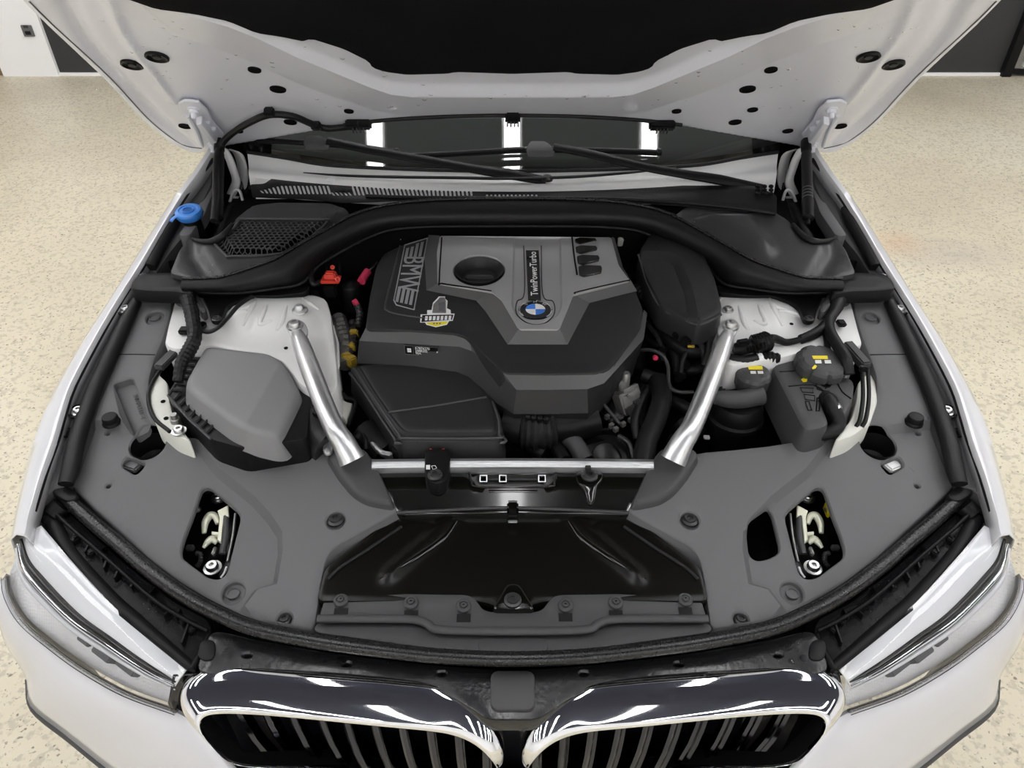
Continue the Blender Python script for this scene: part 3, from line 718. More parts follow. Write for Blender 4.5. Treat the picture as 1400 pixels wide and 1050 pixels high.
# slotted cowl grille
CG = Flat(lambda x, y: .975+.10*(y-1.70))
top = [(342, 252), (361, 251), (376, 241), (440, 243.5), (444, 251), (461, 252), (465, 246), (545, 249), (640, 252), (700, 252.5), (760, 252), (880, 253), (1030, 254), (1052, 262), (1062, 268)]
bot = [(1062, 292), (1000, 287), (930, 281), (860, 276), (760, 273), (700, 273), (620, 273), (540, 274), (470, 277), (420, 272), (345, 269)]
hl = []
for i in range(51):
    x = 358+i*5.72; yc = 260.5+max(0, (x-470))*.012; hh = 6.2
    if i < 5: hh = 2.2+i*.9; yc = 264.5-hh*.6
    if 17 <= i <= 21: hh = 2.6; yc = 264.5
    if i < 17: yc -= 1.5
    if i > 46: hh *= .8
    sl = -2.0 if i < 40 else -.8
    w = 1.55
    hl.append(([(x-w+sl, yc-hh), (x+w+sl, yc-hh), (x+w-sl, yc+hh), (x-w-sl, yc+hh)], .002))
for i in range(13):
    x = 666+i*5.6; hl.append(([(x-1.5, 264.6), (x+1.5, 264.6), (x+1.5, 269.5), (x-1.5, 269.5)], .002))
def slotted(name, out, S, holes, m, parent, label):
    return plate(name, out, S, m, parent, drop=.002, r=.0008, holes=holes, grid=.05, ch=1, lim=.004, label=label)
cg = slotted('cowl_grille', top+bot, CG, hl, 'black', car, 'black slotted cowl grille below the wipers')
loft('slot_backing', [[CG.at(x, 242, -.0026) for x in (350, 520, 700, 780)], [CG.at(x, 272, -.0026) for x in (350, 520, 700, 780)]], 'tower', cg, label='pale sheet metal behind the slots')
box('cowl_clip', CG.at(453, 247, .006), (.022, .012, .012), 'white', cg, bev=.003)
tube('cowl_edge_bead', [CG.at(x, y, .002) for x, y in ((500, 268), (560, 270), (660, 271), (760, 271), (860, 273), (940, 278), (1010, 285), (1060, 292))], .005, 'rubber', cg, seg=8)
for i in range(9): lathe('drain_louvre', CG.at(1036+(i % 3)*9, 256+(i//3)*5, .004), [(.006, 0), (.006, .004), (.003, .006), (0, .004)], 'black', cg, seg=8)
# wipers
WU = lambda px, py, h: WS.at(px, py, h)
def wiper(arm, head, blade, label):
    pts = [WU(*p) for p in arm]
    w = tube('wiper', pts, [.012, .015, .013, .012, .012, .011], 'black', car, seg=10, flat=.55, sub=5, label=label, upv=(0, -.45, .9))
    prism('blade_adapter', [WU(x, y, .046) for x, y in head], Vector((0, -.008, -.016)), 'cover2', w, .004)
    tube('wiper_blade', [WU(*p) for p in blade], .0075, 'black', w, seg=8, flat=.7, sub=3)
    tube('blade_rubber', [WU(a, b+3.2, .008) for a, b, c in blade], .004, 'rubber', w, seg=6, sub=3)
    lathe('blade_end_cap', WU(*blade[-1]), [(.009, -.005), (.009, .005), (.004, .008), (0, .008)], 'black', w, axis=(1, 0, 0), seg=10)
    k = blade[len(blade)//2]; box('blade_clip', WU(k[0], k[1], k[2]+.006), (.008, .014, .008), 'dbolt', w, bev=.001)
    return w
wiper([(746, 247, .012), (695, 238, .028), (655, 232, .034), (600, 222, .042), (500, 204, .046), (448, 193, .046)], [(415, 188), (420, 184.5), (438, 184.5), (447, 189), (452, 196), (444, 197), (415, 196.5)], [(352, 190.5, .022), (415, 194, .026), (480, 199, .024), (542, 207.5, .022)], 'wiper lying across the glass, arm head near the washer hose')
wiper([(1045, 258, .012), (985, 246, .028), (938, 238.5, .034), (880, 228, .042), (806, 210.5, .046), (757, 202, .046)], [(720, 199), (725, 194.5), (745, 194.5), (753, 198), (760, 206), (750, 207), (720, 206.5)], [(556, 212.5, .022), (640, 208.5, .026), (720, 204.5, .028), (820, 205, .026), (901, 208, .022)], 'wiper lying across the glass, arm head at the middle')
lathe('wiper_pivot_cap', WU(748, 246, .02), [(.014, 0), (.014, .006), (.010, .010), (.004, .010), (0, .008)], 'dbolt', car, seg=18)

# ------------------------------------------------------------------ bulkhead seal and cowl side covers
U = [(250, 381), (285, 380), (305, 378), (343, 366), (377, 353), (415, 331), (451, 311), (480, 295), (515, 283.5), (560, 276), (620, 272.5), (701, 271.5)]
B = [(258, 396), (290, 398), (326, 398), (375, 392), (412, 385), (437, 360), (475, 337), (505, 322), (535, 312), (580, 308), (640, 307), (701, 307)]
zu = [.935, .935, .937, .945, .955, .968, .980, .988, .993, .997, .999, 1.0]
zb = [.900, .896, .893, .892, .892, .908, .925, .935, .945, .950, .953, .954]
cu = [P(x, y, z) for (x, y), z in zip(U, zu)]; cb = [P(x, y, z) for (x, y), z in zip(B, zb)]
mir = lambda c: c+[Vector((-p.x+.002, p.y, p.z)) for p in c[-2::-1]]
cu, cb = mir(cu), mir(cb)
rim = [p+Vector((0, .022, -.012)) for p in cu]
m1 = [a*.72+b*.28+Vector((0, -.022, .004)) for a, b in zip(cu, cb)]; m2 = [a*.38+b*.62+Vector((0, -.024, .002)) for a, b in zip(cu, cb)]
und = [p+Vector((0, .05, -.015)) for p in cb]
BS = loft('bulkhead_seal', [rim, cu, m1, m2, cb, und], 'rubber', car, sub=4, subc=3, smooth=70, label='broad black bulkhead seal arching behind the engine')
tube('seal_lip', [p+Vector((0, -.002, .002)) for p in cu], .0032, 'wetrub', BS, seg=8, upv=(0, 0, 1))
tube('seal_foot_bead', [p+Vector((0, -.004, -.002)) for p in cb], .0042, 'rubber', BS, seg=8, upv=(0, 0, 1))
for m in (0, 1):
    S1 = Flat(.918)
    plate('seal_end_bracket', Q([(177, 394), (180, 384), (191, 373), (236, 371), (250, 380), (266, 394), (262, 402), (240, 398), (200, 397)], m), S1, 'black', BS, drop=.03, r=.006, grid=.02)
    plate('seal_end_shelf', Q([(188, 399), (250, 396), (268, 398), (283, 424), (276, 428), (262, 412), (250, 410), (240, 408), (234, 402), (190, 404)], m), Flat(.897), 'cover2', BS, drop=.02, r=.004, grid=.02)
    plate('seal_foot', Q([(275, 402), (330, 400), (380, 396), (425, 389), (420, 399), (380, 404), (345, 404), (310, 417), (302, 438), (288, 437), (284, 420)], m), Flat(.882), 'black', BS, drop=.012, r=.003, grid=.02)
    bolt(BS, P(*q1((296, 436), m), .884), .007, 'dbolt')
CSF = lambda x, y: .930+.16*max(0, y-1.42)
def cowl_cover(m):
    if not m:
        S = Flat(CSF)
        hon = [(292, 331), (297, 324), (320, 311), (326, 302), (336, 299), (432, 300), (449, 309), (417, 330), (384, 348), (317, 352), (309, 349)]
        out = [(256, 322), (282, 326), (312, 318), (318, 302), (350, 279), (382, 276), (451, 277), (467, 283), (481, 294), (451, 312), (415, 332), (377, 354), (343, 367), (305, 379), (262, 380), (231, 373), (243, 345)]
        up = poly_uv(S, [(300, 332), (324, 300), (348, 278), (460, 276), (482, 294), (416, 332), (384, 350), (315, 354)])
        f = lambda x, y: CSF(x, y)+(.018*sstep(segd(x, y, up), .014) if inside1(x, y, up) else 0)-.012*sstep(.03-abs(segd(x, y, ridgeL, False)), .03)
        ridgeL = poly_uv(S, [(262, 325), (262, 345), (285, 378)])
        S = Flat(f)
        cv = plate('cowl_side_cover', out, S, 'wet', car, drop=.03, r=.004, holes=[(hon, .03)], grid=.011, label='dark wet cowl cover with honeycomb air intake')
        hu = poly_uv(S, hon); a0 = min(p[0] for p in hu); a1 = max(p[0] for p in hu); b0 = min(p[1] for p in hu); b1 = max(p[1] for p in hu)
        bm = bmesh.new(); pitch = .0118; ry = pitch*.90; j = 0; b = b0
        hin = offset(hu if area2(hu) > 0 else hu[::-1], .0005)
        while b < b1:
            a = a0+(pitch/2 if j % 2 else 0)
            while a < a1:
                if inside1(a, b, hin):
                    o = [(a+pitch*.60*math.sin(k*math.pi/3), b+ry*.60*math.cos(k*math.pi/3)) for k in range(6)]; i_ = [(a+pitch*.485*math.sin(k*math.pi/3), b+ry*.485*math.cos(k*math.pi/3)) for k in range(6)]
                    A = [bm.verts.new(S.p(*p, -.003)) for p in o]; Bv = [bm.verts.new(S.p(*p, -.003)) for p in i_]; Cv = [bm.verts.new(S.p(*p, -.006)) for p in i_]
                    for k in range(6):
                        bm.faces.new((A[k], A[(k+1) % 6], Bv[(k+1) % 6], Bv[k])); bm.faces.new((Bv[k], Bv[(k+1) % 6], Cv[(k+1) % 6], Cv[k]))
                a += pitch
            b += ry*.87; j += 1
        mk('honeycomb_mesh', bm, 'cover2', cv, 'fine black honeycomb mesh', 30, 'stuff')
        tube('honeycomb_rim', [S.at(x, y, .001) for x, y in hon], .0032, 'cover2', cv, seg=8, sub=3, closed=True, upv=(0, 0, 1))
        plate('intake_floor', hon, Flat(.86), 'deep', cv, drop=.005, grid=0)
    else:
        S = Flat(CSF)
        out = [(1146, 322), (1120, 326), (1090, 318), (1078, 300), (1050, 284), (1020, 277), (951, 279), (935, 284), (921, 295), (951, 312), (987, 332), (1025, 354), (1059, 367), (1097, 379), (1140, 380), (1171, 373), (1159, 345)]
        dome = poly_uv(S, [(936, 302), (960, 290), (1030, 290), (1055, 318), (1070, 345), (1056, 362), (1020, 352)])
        ridgeL = poly_uv(S, [(1138, 325), (1140, 345), (1118, 378)])
        S = Flat(lambda x, y: CSF(x, y)+(.024*sstep(segd(x, y, dome), .05) if inside1(x, y, dome) else 0)-.012*sstep(.03-abs(segd(x, y, ridgeL, False)), .03))
        cv = plate('cowl_side_cover', out, S, 'wet', car, drop=.03, r=.004, grid=.011, label='dark wet cowl cover with smooth dome')
    tube('cover_drain_lip', [S.at(*q1(p, m), .004) for p in ((262, 326), (275, 330), (290, 330), (305, 322), (318, 306))], [.003, .006, .008, .008, .004], 'rubber', cv, seg=8)
    # inner side wall behind the cover
    plate('cowl_side_wall', Q([(243, 322), (259, 322), (281, 290), (292, 258), (295, 236), (270, 282)], m), Flat(lambda x, y: .938+.1*(y-1.6)), 'cover', cv, drop=.03, r=.003, grid=.03)
    return cv
cowl_cover(False); cowl_cover(True)
plate('plenum_floor', [(330, 262), (1072, 262), (1090, 320), (960, 330), (700, 300), (440, 330), (300, 320)], Flat(.90), 'deep', car, drop=.01, grid=.05, label='black plenum below the cowl')
# blue washer cap with strap
wc = FS.at(258, 290, .004)
cap = lathe('washer_cap', wc, [(.018, -.02), (.028, -.012), (.031, -.006), (.031, .002), (.028, .006), (.022, .007), (.020, .005), (0, .0055)], 'blue', car, axis=(0, -.12, 1), seg=28, label='bright blue washer fluid cap')
tube('cap_strap', [wc+Vector((-.02, -.02, 0)), wc+Vector((-.028, -.026, -.003)), wc+Vector((-.032, -.032, -.008))], .006, 'blue', cap, flat=.4, seg=8)
lathe('cap_ring', wc, [(.014, .0055), (.014, .0075), (.011, .0075), (.011, .0055)], 'blue', cap, axis=(0, -.12, 1), seg=24)
lathe('filler_neck', wc+Vector((.004, -.004, -.06)), [(.022, 0), (.020, .045), (.0, .045)], 'black', cap, seg=20)

for s in (-1, 1):
    loft('cabin_side_trim', [[Vector((s*.76, 1.98, .5)), Vector((s*.76, 3.2, .5))], [Vector((s*.76, 1.98, 1.0)), Vector((s*.75, 3.2, 1.05))], [Vector((s*.72, 2.2, 1.12)), Vector((s*.66, 3.2, 1.44))]], 'leather', car, thick=.01)
# firewall and side closing panels
loft('firewall', [[Vector((-.80, 1.50, .60)), Vector((0, 1.62, .60)), Vector((.80, 1.50, .60))], [Vector((-.80, 1.50, .89)), Vector((0, 1.62, .945)), Vector((.80, 1.50, .89))]], 'deep', car, thick=.006, label='black firewall behind the engine')
for s in (-1, 1):
    loft('cowl_end_panel', [[Vector((s*.62, 1.93, 1.035)), Vector((s*.70, 1.97, 1.035)), Vector((s*.80, 2.0, 1.03))], [Vector((s*.64, 1.86, .90)), Vector((s*.72, 1.86, .90)), Vector((s*.80, 1.86, .90))], [Vector((s*.66, 1.62, .88)), Vector((s*.74, 1.62, .88)), Vector((s*.80, 1.62, .88))]], 'semig', car, thick=.004)
# ------------------------------------------------------------------ engine cover
M['engtop2'] = mat('engine_cover_bevel', (.075, .075, .075), .40, spec=.5, bump=.15, bscale=900)
eb = lambda y: .872+.10*(y-1.056)
E0 = Flat(lambda x, y: eb(y))
up = [(588, 318), (581, 345), (584, 397), (651, 411), (694, 468), (777, 468), (806, 413), (872, 396), (850, 350), (836, 318)]
def ef(x, y): return eb(y)
ES = Flat(ef)
eo = [(548, 335), (588, 322), (700, 322.5), (783, 323), (830, 325), (838, 336), (845, 363), (860, 383), (870, 398), (880, 423), (875, 451), (838, 501), (820, 510), (750, 511), (688, 510), (661, 485), (641, 463), (627, 456), (559, 451), (499, 449), (505, 405), (514, 363), (524, 346)]
EC = plate('engine_cover', eo, E0, 'eng', car, drop=.06, r=.005, grid=.03, flare=.006, label='black engine cover with round blue and white emblem')
ET = Flat(lambda x, y: eb(y)+.024)
tp = [(601, 322), (597, 345), (598, 387), (672, 399), (685, 409), (709, 450), (765, 450), (784, 403), (862, 383.5), (846, 362), (836, 324)]
ft = [(586, 321), (580, 345), (583, 397), (651, 411), (664, 426), (694, 471), (776, 471), (806, 414), (871, 398), (852, 366), (840, 325)]
chn = [ET.uv(*p) for p in ((702, 322), (767, 322), (769, 418), (764, 431), (750, 441), (733, 445), (716, 441), (704, 431), (699, 418))]
chn = chaikin(chn, 2)
ES3 = Flat(lambda x, y: eb(y)+.024-(.0045*min(1, segd(x, y, chn)/.004) if inside1(x, y, chn) else 0))
ohole = circ(ET, 655, 369, .054, 36)
RP = plate('raised_panel', tp, ES3, 'engtop', EC, drop=.004, r=.0018, lim=.004, grid=.010, holes=[(ohole, .004, False, True)], creases=[(chn, True), (offset(chn if area2(chn) > 0 else chn[::-1], .004), True)], label='lighter grey raised panel around the oil filler')
loft('panel_bevel', [[ET.at(x, y, -.0015) for x, y in tp], [E0.at(x, y, .0) for x, y in ft]], 'engtop2', EC, smooth=20)
ES = ES3
# chamfer and front apron
c0 = [(501, 446), (559, 451), (627, 456), (641, 463), (661, 485), (688, 510), (750, 511), (820, 510), (838, 501), (875, 451), (880, 423)]
c1 = [(491, 466), (576, 471), (628, 474), (645, 480), (663, 492), (706, 533), (752, 533), (803, 532), (826, 524), (880, 464), (885, 428)]
c2 = [(488, 496), (560, 503), (622, 512), (640, 520), (656, 536), (702, 566), (752, 566), (804, 565), (822, 552), (868, 500), (882, 445)]
k0 = [E0.at(x, y, -.003) for x, y in c0]; k1 = [E0.at(x, y, -.016) for x, y in c1]; k2 = [E0.at(x, y, -.060) for x, y in c2]; k3 = [p+Vector((0, .01, -.03)) for p in k2]
loft('cover_chamfer', [k0, k1], 'engtop2', EC, smooth=30)  # brighter tone than the cover stands in for light reflected off this slope
loft('cover_apron', [k1, k2, k3], 'eng', EC, smooth=30)
# lighter raised panel with oil filler opening
# stripe badge with lettering
bd = [(553, 334), (585, 324), (566, 424), (540, 419), (536, 411)]

def bq(u, v):   # badge frame: u across (0..1), v down (0..1)
    a = Vector((553.5, 335.0)).lerp(Vector((584.5, 325.5)), u); b = Vector((536.5, 416.0)).lerp(Vector((566.0, 423.5)), u)
    return a.lerp(b, v)
tube('badge_border', [E0.at(*bq(u, v), .0012) for u, v in ((0, 0), (1, 0), (1, 1), (.18, .995), (.03, .93))], .0014, 'stripe', EC, seg=6, sub=1, closed=True, upv=(0, 0, 1))
for u in (.16, .37, .58, .79):
    for v0, v1 in ((.07 if u < .5 else .04, .245), (.72, .945)):
        quad_on('badge_stripe', [bq(u-.055, v0), bq(u+.075, v0), bq(u+.075, v1), bq(u-.055, v1)], E0, .0003, .0008, 'stripe', EC)
o = E0.at(*bq(.51, .485), .0008); xd = E0.at(*bq(.5, .9))-E0.at(*bq(.5, .1))
text('badge_lettering', 'BMW', o, xd, (0, 0, 1), .066, 'stripe', EC, ext=.0005, width=.82)
tube('badge_pad_edge', [E0.at(x, y, .0) for x, y in ((547, 336), (538, 372), (527, 416), (530, 425), (545, 430), (584, 436))], .0022, 'cover2', EC, seg=6)
# panel grooves
for pts in ([(604, 325), (600.5, 384), (604, 387.5), (640, 393), (672, 398)], [(786, 402), (792, 398.5), (861, 383)]):
    tube('panel_groove', [ES.at(x, y, -.0003) for x, y in pts], .0018, 'deep', EC, seg=6, sub=4)
# oil filler
oc = ES.at(655, 369)
lathe('oil_filler_funnel', oc, [(.0535, .001), (.052, .002), (.041, -.016), (.040, -.05), (0, -.05)], 'eng', EC, seg=36, cap0=False)
ocap = lathe('oil_filler_cap', oc+Vector((0, 0, -.045)), [(.034, 0), (.034, .014), (.031, .018), (0, .018)], 'black', EC, seg=28)
box('oil_cap_grip', oc+Vector((0, .0, -.021)), (.060, .013, .014), 'cover2', EC, bev=.003)
# name strip and emblem
quad_on('name_strip', [(719, 343), (736.5, 343), (739.5, 411), (722, 411)], ES, .0006, .0016, 'gloss', EC)
o = ES.at(730, 373, .0024); xd = ES.at(731, 348)-ES.at(733.5, 404)
text('name_lettering', 'TwinPowerTurbo', o, ES.at(729, 345, .002)-ES.at(731.5, 404, .002), (0, 0, 1), .0215, 'white', EC, ext=.0002, width=1.0)
ec = ES.at(732, 424.5, .001)
em = lathe('emblem', ec, [(.034, -.003), (.034, .002), (.0325, .003), (.031, .0024)], 'chrome', EC, seg=40)
lathe('emblem_ring', ec, [(.0312, 0), (.0312, .0024), (.021, .0030), (0, .0026)], 'gloss', EC, seg=40)
for k in range(4):
    pts = [ec+Vector((0, 0, .0026))]+[ec+Vector((.0198*math.cos(a), .0198*math.sin(a), .0026)) for a in [k*math.pi/2+j*math.pi/16 for j in range(9)]]
    prism('emblem_quarter', pts, (0, 0, .0008), 'white' if k % 2 == 0 else 'bluee', EC, 0)
for ch, a in (('B', 135), ('M', 90), ('W', 45)):
    t = R(a); text('emblem_letter', ch, ec+Vector((.0258*math.cos(t), .0258*math.sin(t), .0032)), (math.sin(t), -math.cos(t), 0), (0, 0, 1), .0105, 'stripe', EC, ext=.0002)
tube('emblem_rim', [ES.at(x, y, .0008) for x, y in ((716, 336), (717, 400), (707, 412), (706, 428), (718, 440), (733, 444), (748, 440), (758, 428), (756, 412), (742, 402), (740, 336))], .0012, 'eng', EC, seg=6)
# gloss fins
for i, (y0, y1, xa, xb) in enumerate(((324, 332, 786, 816), (334.5, 345.5, 787, 817), (347.5, 360.5, 789, 820), (361.5, 377, 791, 823.5))):
    w = [ES.at(xa, y0+2, .005), ES.at(xa+7, y0, .009), ES.at(xb-2, y0+.8, .007), ES.at(xb, y0+4, .005), ES.at(xb-1.5, y1-4.5, .003), ES.at(xa+7, y1, .004), ES.at(xa+1, y1-1, .002)]
    prism('gloss_fin', w, (0, 0, -.010), 'gloss', EC, .0015)
tube('fin_slot', [ES.at(x, y, .0) for x, y in ((782, 324), (785, 350), (789, 376))], .002, 'deep', EC, seg=6)
# oil-service sticker
S_ = E0
def st(pts, m, h, n='service_sticker', t=.0004): return quad_on(n, pts, S_, h, t, m, EC)
st([(584, 424.2), (584, 430), (575, 430), (574.5, 441), (581, 441), (583, 444), (596, 447.5), (611, 444), (614, 439), (619, 438.5), (621.5, 429), (616.5, 429), (616, 424), (611, 421.5), (612, 411.5), (608.5, 408.5), (608.5, 405.5), (600, 405.5), (597, 409), (592, 414), (590, 424)], 'white', .0004)
st([(577.5, 431), (620, 430.3), (618, 437.3), (576, 440.2)], 'black', .0010)
st([(583.5, 441), (612, 439.5), (610.5, 442.5), (596, 446.3), (584.5, 443.2)], 'yellow', .0010)
st([(591, 428), (592.5, 416), (599.5, 409), (601, 406.8), (607.5, 406.8), (609.5, 411), (610, 428)], 'alu', .0010)
st([(600, 415), (608, 412.5), (608, 424.5), (600, 424.5)], 'outlet', .0015)
for i in range(7):
    x = 580.8+i*5.35; dy = -i*.12
    st([(x+.6, 432.6+dy), (x+4.3, 432.5+dy), (x+3.6, 438+dy), (x, 438.2+dy)], 'white', .0015, 'sticker_letter_block', .0003)
for x in (592, 596, 600): st([(x, 441.6), (x+2.8, 441.4), (x+2.2, 443.2), (x+.6, 443.3)], 'outlet', .0015, 'sticker_letter_block', .0003)
# part-number label on the apron
LA, LB, LC, LD = E0.at(553.5, 470.2, -.016), E0.at(600, 473.4, -.0165), E0.at(599.5, 485, -.037), E0.at(555, 482.4, -.036)
nn = (LB-LA).cross(LD-LA).normalized(); nn = nn if nn.y < 0 else -nn
def lb(u, v, k=0.): return LA.lerp(LB, u).lerp(LD.lerp(LC, u), v)+nn*(.005+k)
pl = prism('part_number_label', [lb(0, 0), lb(1, 0), lb(1, 1), lb(0, 1)], nn*-.004, 'black', EC, 0)
for a, b in (((0, 0), (1, 0)), ((1, 0), (1, 1)), ((1, 1), (0, 1)), ((0, 1), (0, 0)), ((.26, 0), (.26, 1))):
    tube('label_line', [lb(*a, .0008), lb(*b, .0008)], .0004, 'outlet', EC, seg=4, sub=1)
for i in (0, 1):
    for j in (0, 1): prism('label_code_block', [lb(.075+.06*i, .30+.23*j, .0009), lb(.13+.06*i, .30+.23*j, .0009), lb(.13+.06*i, .50+.23*j, .0009), lb(.075+.06*i, .50+.23*j, .0009)], nn*.0002, 'white', EC, 0)
for s, v, w in (('K7876270', .23, .43), ('5488202', .52, .41), ('98A', .80, .37)):
    text('label_text', s, lb(.31, v, .001), LB-LA, nn, .0075, 'white', EC, ext=.0001, align='LEFT', width=.95)
prism('label_code_bar', [lb(.955, .45, .0009), lb(.985, .45, .0009), lb(.985, .92, .0009), lb(.955, .92, .0009)], nn*.0002, 'white', EC, 0)

# ------------------------------------------------------------------ intake box in front of the engine cover
IB = Flat(lambda x, y: .812+.05*(y-1.0))
ibo = [(477, 503), (486, 498), (560, 498), (620, 503), (660, 520), (677, 548), (686, 571), (687.5, 596), (681, 604), (552, 604), (540, 596), (497, 530)]
ib = plate('intake_box', ibo, IB, 'eng', car, drop=.06, r=.006, grid=.012, flare=.006, label='black intake box with one diagonal rib before the engine')
plate('intake_box_lid', [(490, 502), (560, 500), (620, 506), (655, 522), (671, 549), (677, 572), (678.5, 592), (557, 593), (548, 588), (528, 562), (508, 532)], IB, 'eng', ib, drop=.008, r=.006, grid=.012, h=.008, flare=.006)
tube('lid_rib', [IB.at(530.5, 564, .0085), IB.at(600, 554, .0085), IB.at(665, 543, .0085)], .0022, 'cover2', ib, seg=6)
tube('lid_bead', [IB.at(x, y, .001) for x, y in ((484, 503), (503, 532), (545, 593), (555, 599), (676, 599), (682, 594), (681, 572), (673, 549))], .0022, 'cover2', ib, seg=6)
tube('lid_bead', [IB.at(x, y, -.010) for x, y in ((478, 510), (495, 532), (538, 597), (552, 606), (680, 606), (688, 597))], .003, 'cover2', ib, seg=6)

# ------------------------------------------------------------------ black pod cover behind the engine, near the bulkhead
PS0 = Flat(lambda x, y: .928+.06*(y-1.35))
po = [(888, 319), (893, 317), (943, 326), (963, 346), (978, 378), (988, 417), (985, 427), (958, 440), (933, 433), (903, 416), (885, 381), (874, 346), (876, 337)]
lw = [PS0.uv(*p) for p in ((868, 346), (884, 344), (922, 351), (931, 362), (938, 380), (946, 398), (957, 446), (930, 446), (890, 425), (868, 380))]
lw = lw if area2(lw) > 0 else lw[::-1]
dome_ = [PS0.uv(*p) for p in po]
def pf(x, y):
    z = PS0.f(x, y)+.010*sstep(segd(x, y, dome_), .07)
    if inside1(x, y, lw): z -= .013*min(1., segd(x, y, lw)/.016)
    return z
PS = Flat(pf)
pod = plate('pod_cover', po, PS, 'eng', car, drop=.055, r=.008, grid=.009, flare=.004, smooth=28, creases=[(lw, True), (offset(lw, .016), True)], label='rounded black cover pod near the bulkhead seal')
tube('pod_seam', [PS.at(x, y, -.010) for x, y in ((873, 348), (884, 383), (902, 418), (932, 436), (958, 443), (986, 430))], .003, 'cover2', pod, seg=6)

# ------------------------------------------------------------------ strut towers, braces
def tower(m):
    b = Flat(lambda x, y: .860+.05*(y-1.25))
    dome = poly_uv(b, Q([(290, 420), (350, 400), (430, 402), (452, 425), (440, 470), (330, 465)], m))
    S = Flat(lambda x, y: b.f(x, y)+(.016*sstep(segd(x, y, dome), .06) if inside1(x, y, dome) else 0))
    out = [(224, 470), (228, 450), (240, 404), (262, 402), (300, 412), (325, 405), (350, 402), (430, 402), (446, 408), (453, 430), (461, 500), (462, 530), (445, 545), (410, 525), (385, 492), (340, 482), (285, 472), (262, 474), (238, 478)]
    if m: out = [(222, 470), (228, 450), (240, 404), (262, 402), (300, 412), (325, 405), (350, 402), (400, 402), (421, 404), (428, 425), (426, 470), (405, 500), (340, 490), (285, 476), (262, 474), (238, 478)]
    tw = plate('strut_tower', Q(out, m), S, 'tower', car, drop=.12, r=.006, grid=.014, label='white strut tower sheet metal ' + ('beside the coolant tank' if m else 'behind the air filter box'))
    for pts in ([(352, 404), (345, 420), (333, 446)], [(374, 404), (362, 424), (356, 443), (372, 438)], [(397, 409), (389, 428), (385, 442), (378, 452)], [(325, 425), (345, 418), (350, 410)], [(300, 436), (320, 428), (338, 425)], [(413, 408), (424, 416), (436, 424)]):
        tube('pressed_rib', [S.at(*q1(p, m), -.001) for p in pts], [.003, .0065, .003], 'tower', tw, seg=8)
    if not m:
        lathe('dome_nut', S.at(410, 425), [(.017, 0), (.016, .003), (.010, .005), (.009, .012), (.006, .015), (0, .015)], 'silver', tw, seg=18)
        loft('tower_wing', [[P(455, 445, .85), P(462, 470, .84), P(463, 500, .83), P(456, 526, .80)], [P(449, 445, .79), P(456, 470, .78), P(455, 500, .77), P(449, 526, .76)]], 'tower', tw, thick=.005)
        lathe('tower_hole', S.at(391, 476, .001), [(.004, 0), (.004, .001), (0, .001)], 'deep', tw, seg=12)
    else:
        bolt(tw, S.at(995, 424), .008, 'bolt'); lathe('tower_hole', S.at(1082, 443, .001), [(.004, 0), (.004, .001), (0, .001)], 'deep', tw, seg=12)
    return tw, S
TW = [tower(False), tower(True)]
def brace(m):
    pt = [(406, 456, .892), (411, 468, .893), (421, 495, .886), (438, 540, .868), (456, 583, .845), (470, 606, .825), (482, 630, .80)]
    p = [P(*q1(k, m)) for k in pt]
    b = tube('strut_brace', p, [.013, .017, .0185, .0185, .0185, .021, .024], 'silver', car, seg=16, sub=5, label='bright galvanised strut brace bar ' + ('beside the coolant tank' if m else 'beside the air filter box'))
    f = Flat(.903)
    plate('brace_flange', Q([(390, 444), (396, 436), (413, 437), (421, 447), (420, 460), (408, 466), (400, 462)], m), f, 'silver', b, drop=.006, r=.002, grid=.0)
    bolt(b, P(*q1((403, 446), m), .904), .011, 'bolt')
    plate('brace_end_plate', Q([(440, 612), (447, 596), (455, 600), (455, 618), (444, 621)], m), Flat(.80), 'silver', b, drop=.006, grid=0) if not m else None
    return b
brace(False); brace(True)

# ------------------------------------------------------------------ air filter box (with the snorkel)
AF = Flat(lambda x, y: .842)
top = [(278, 475), (286, 472), (366, 481), (386, 491), (397, 508), (410, 537), (408, 545), (384, 592), (376, 597), (340, 588), (318, 578), (262, 537), (252, 527), (254, 518)]
sa, sb_ = AF.up(.03).uv(388, 488), AF.up(.03).uv(334, 584)
sdx, sdy = sb_[0]-sa[0], sb_[1]-sa[1]; sl_ = math.hypot(sdx, sdy)
def sdist(x, y): return ((x-sa[0])*-sdy+(y-sa[1])*sdx)/sl_
AFS = Flat(lambda x, y: .872-.42*max(0., sdist(x, y)))
ab = plate('air_filter_box', [(273, 466), (284, 470), (330, 472), (395, 488), (425, 540), (420, 600), (330, 612), (287, 600), (262, 577), (229, 541)], Flat(.832), 'black', car, drop=.09, r=.003, grid=.03, label='black air filter box with ribbed base and smooth lid')
plate('filter_lid', top, AFS, 'lid', ab, drop=.05, r=.010, flare=.012, grid=.009, creases=[([(sa[0]-sdx, sa[1]-sdy), (sb_[0]+sdx, sb_[1]+sdy)], False)], smooth=50, label='smooth dark grey air filter lid')
Z8 = Flat(.8325)
for a, b, n in (((273, 472), (233, 540), 8), ((236, 546), (288, 598), 7)):
    for i in range(n):
        t = (i+.3)/n; x, y = a[0]+(b[0]-a[0])*t, a[1]+(b[1]-a[1])*t
        dx, dy = ((11, 1) if n == 8 else (8, -8))
        A, B = Z8.at(x, y), Z8.at(x+dx, y+dy)
        prism('box_rib', [A, B, B+Vector((0, 0, .007)), A+Vector((0, 0, .005))], Vector((.0, .002, 0)) if n == 8 else Vector((.0015, .0015, 0)), 'cover2', ab, 0)
tube('box_rim', [Z8.at(x, y) for x, y in ((276, 467), (253, 503), (230, 541), (258, 573), (288, 600))], .0025, 'cover2', ab, seg=6, sub=1)
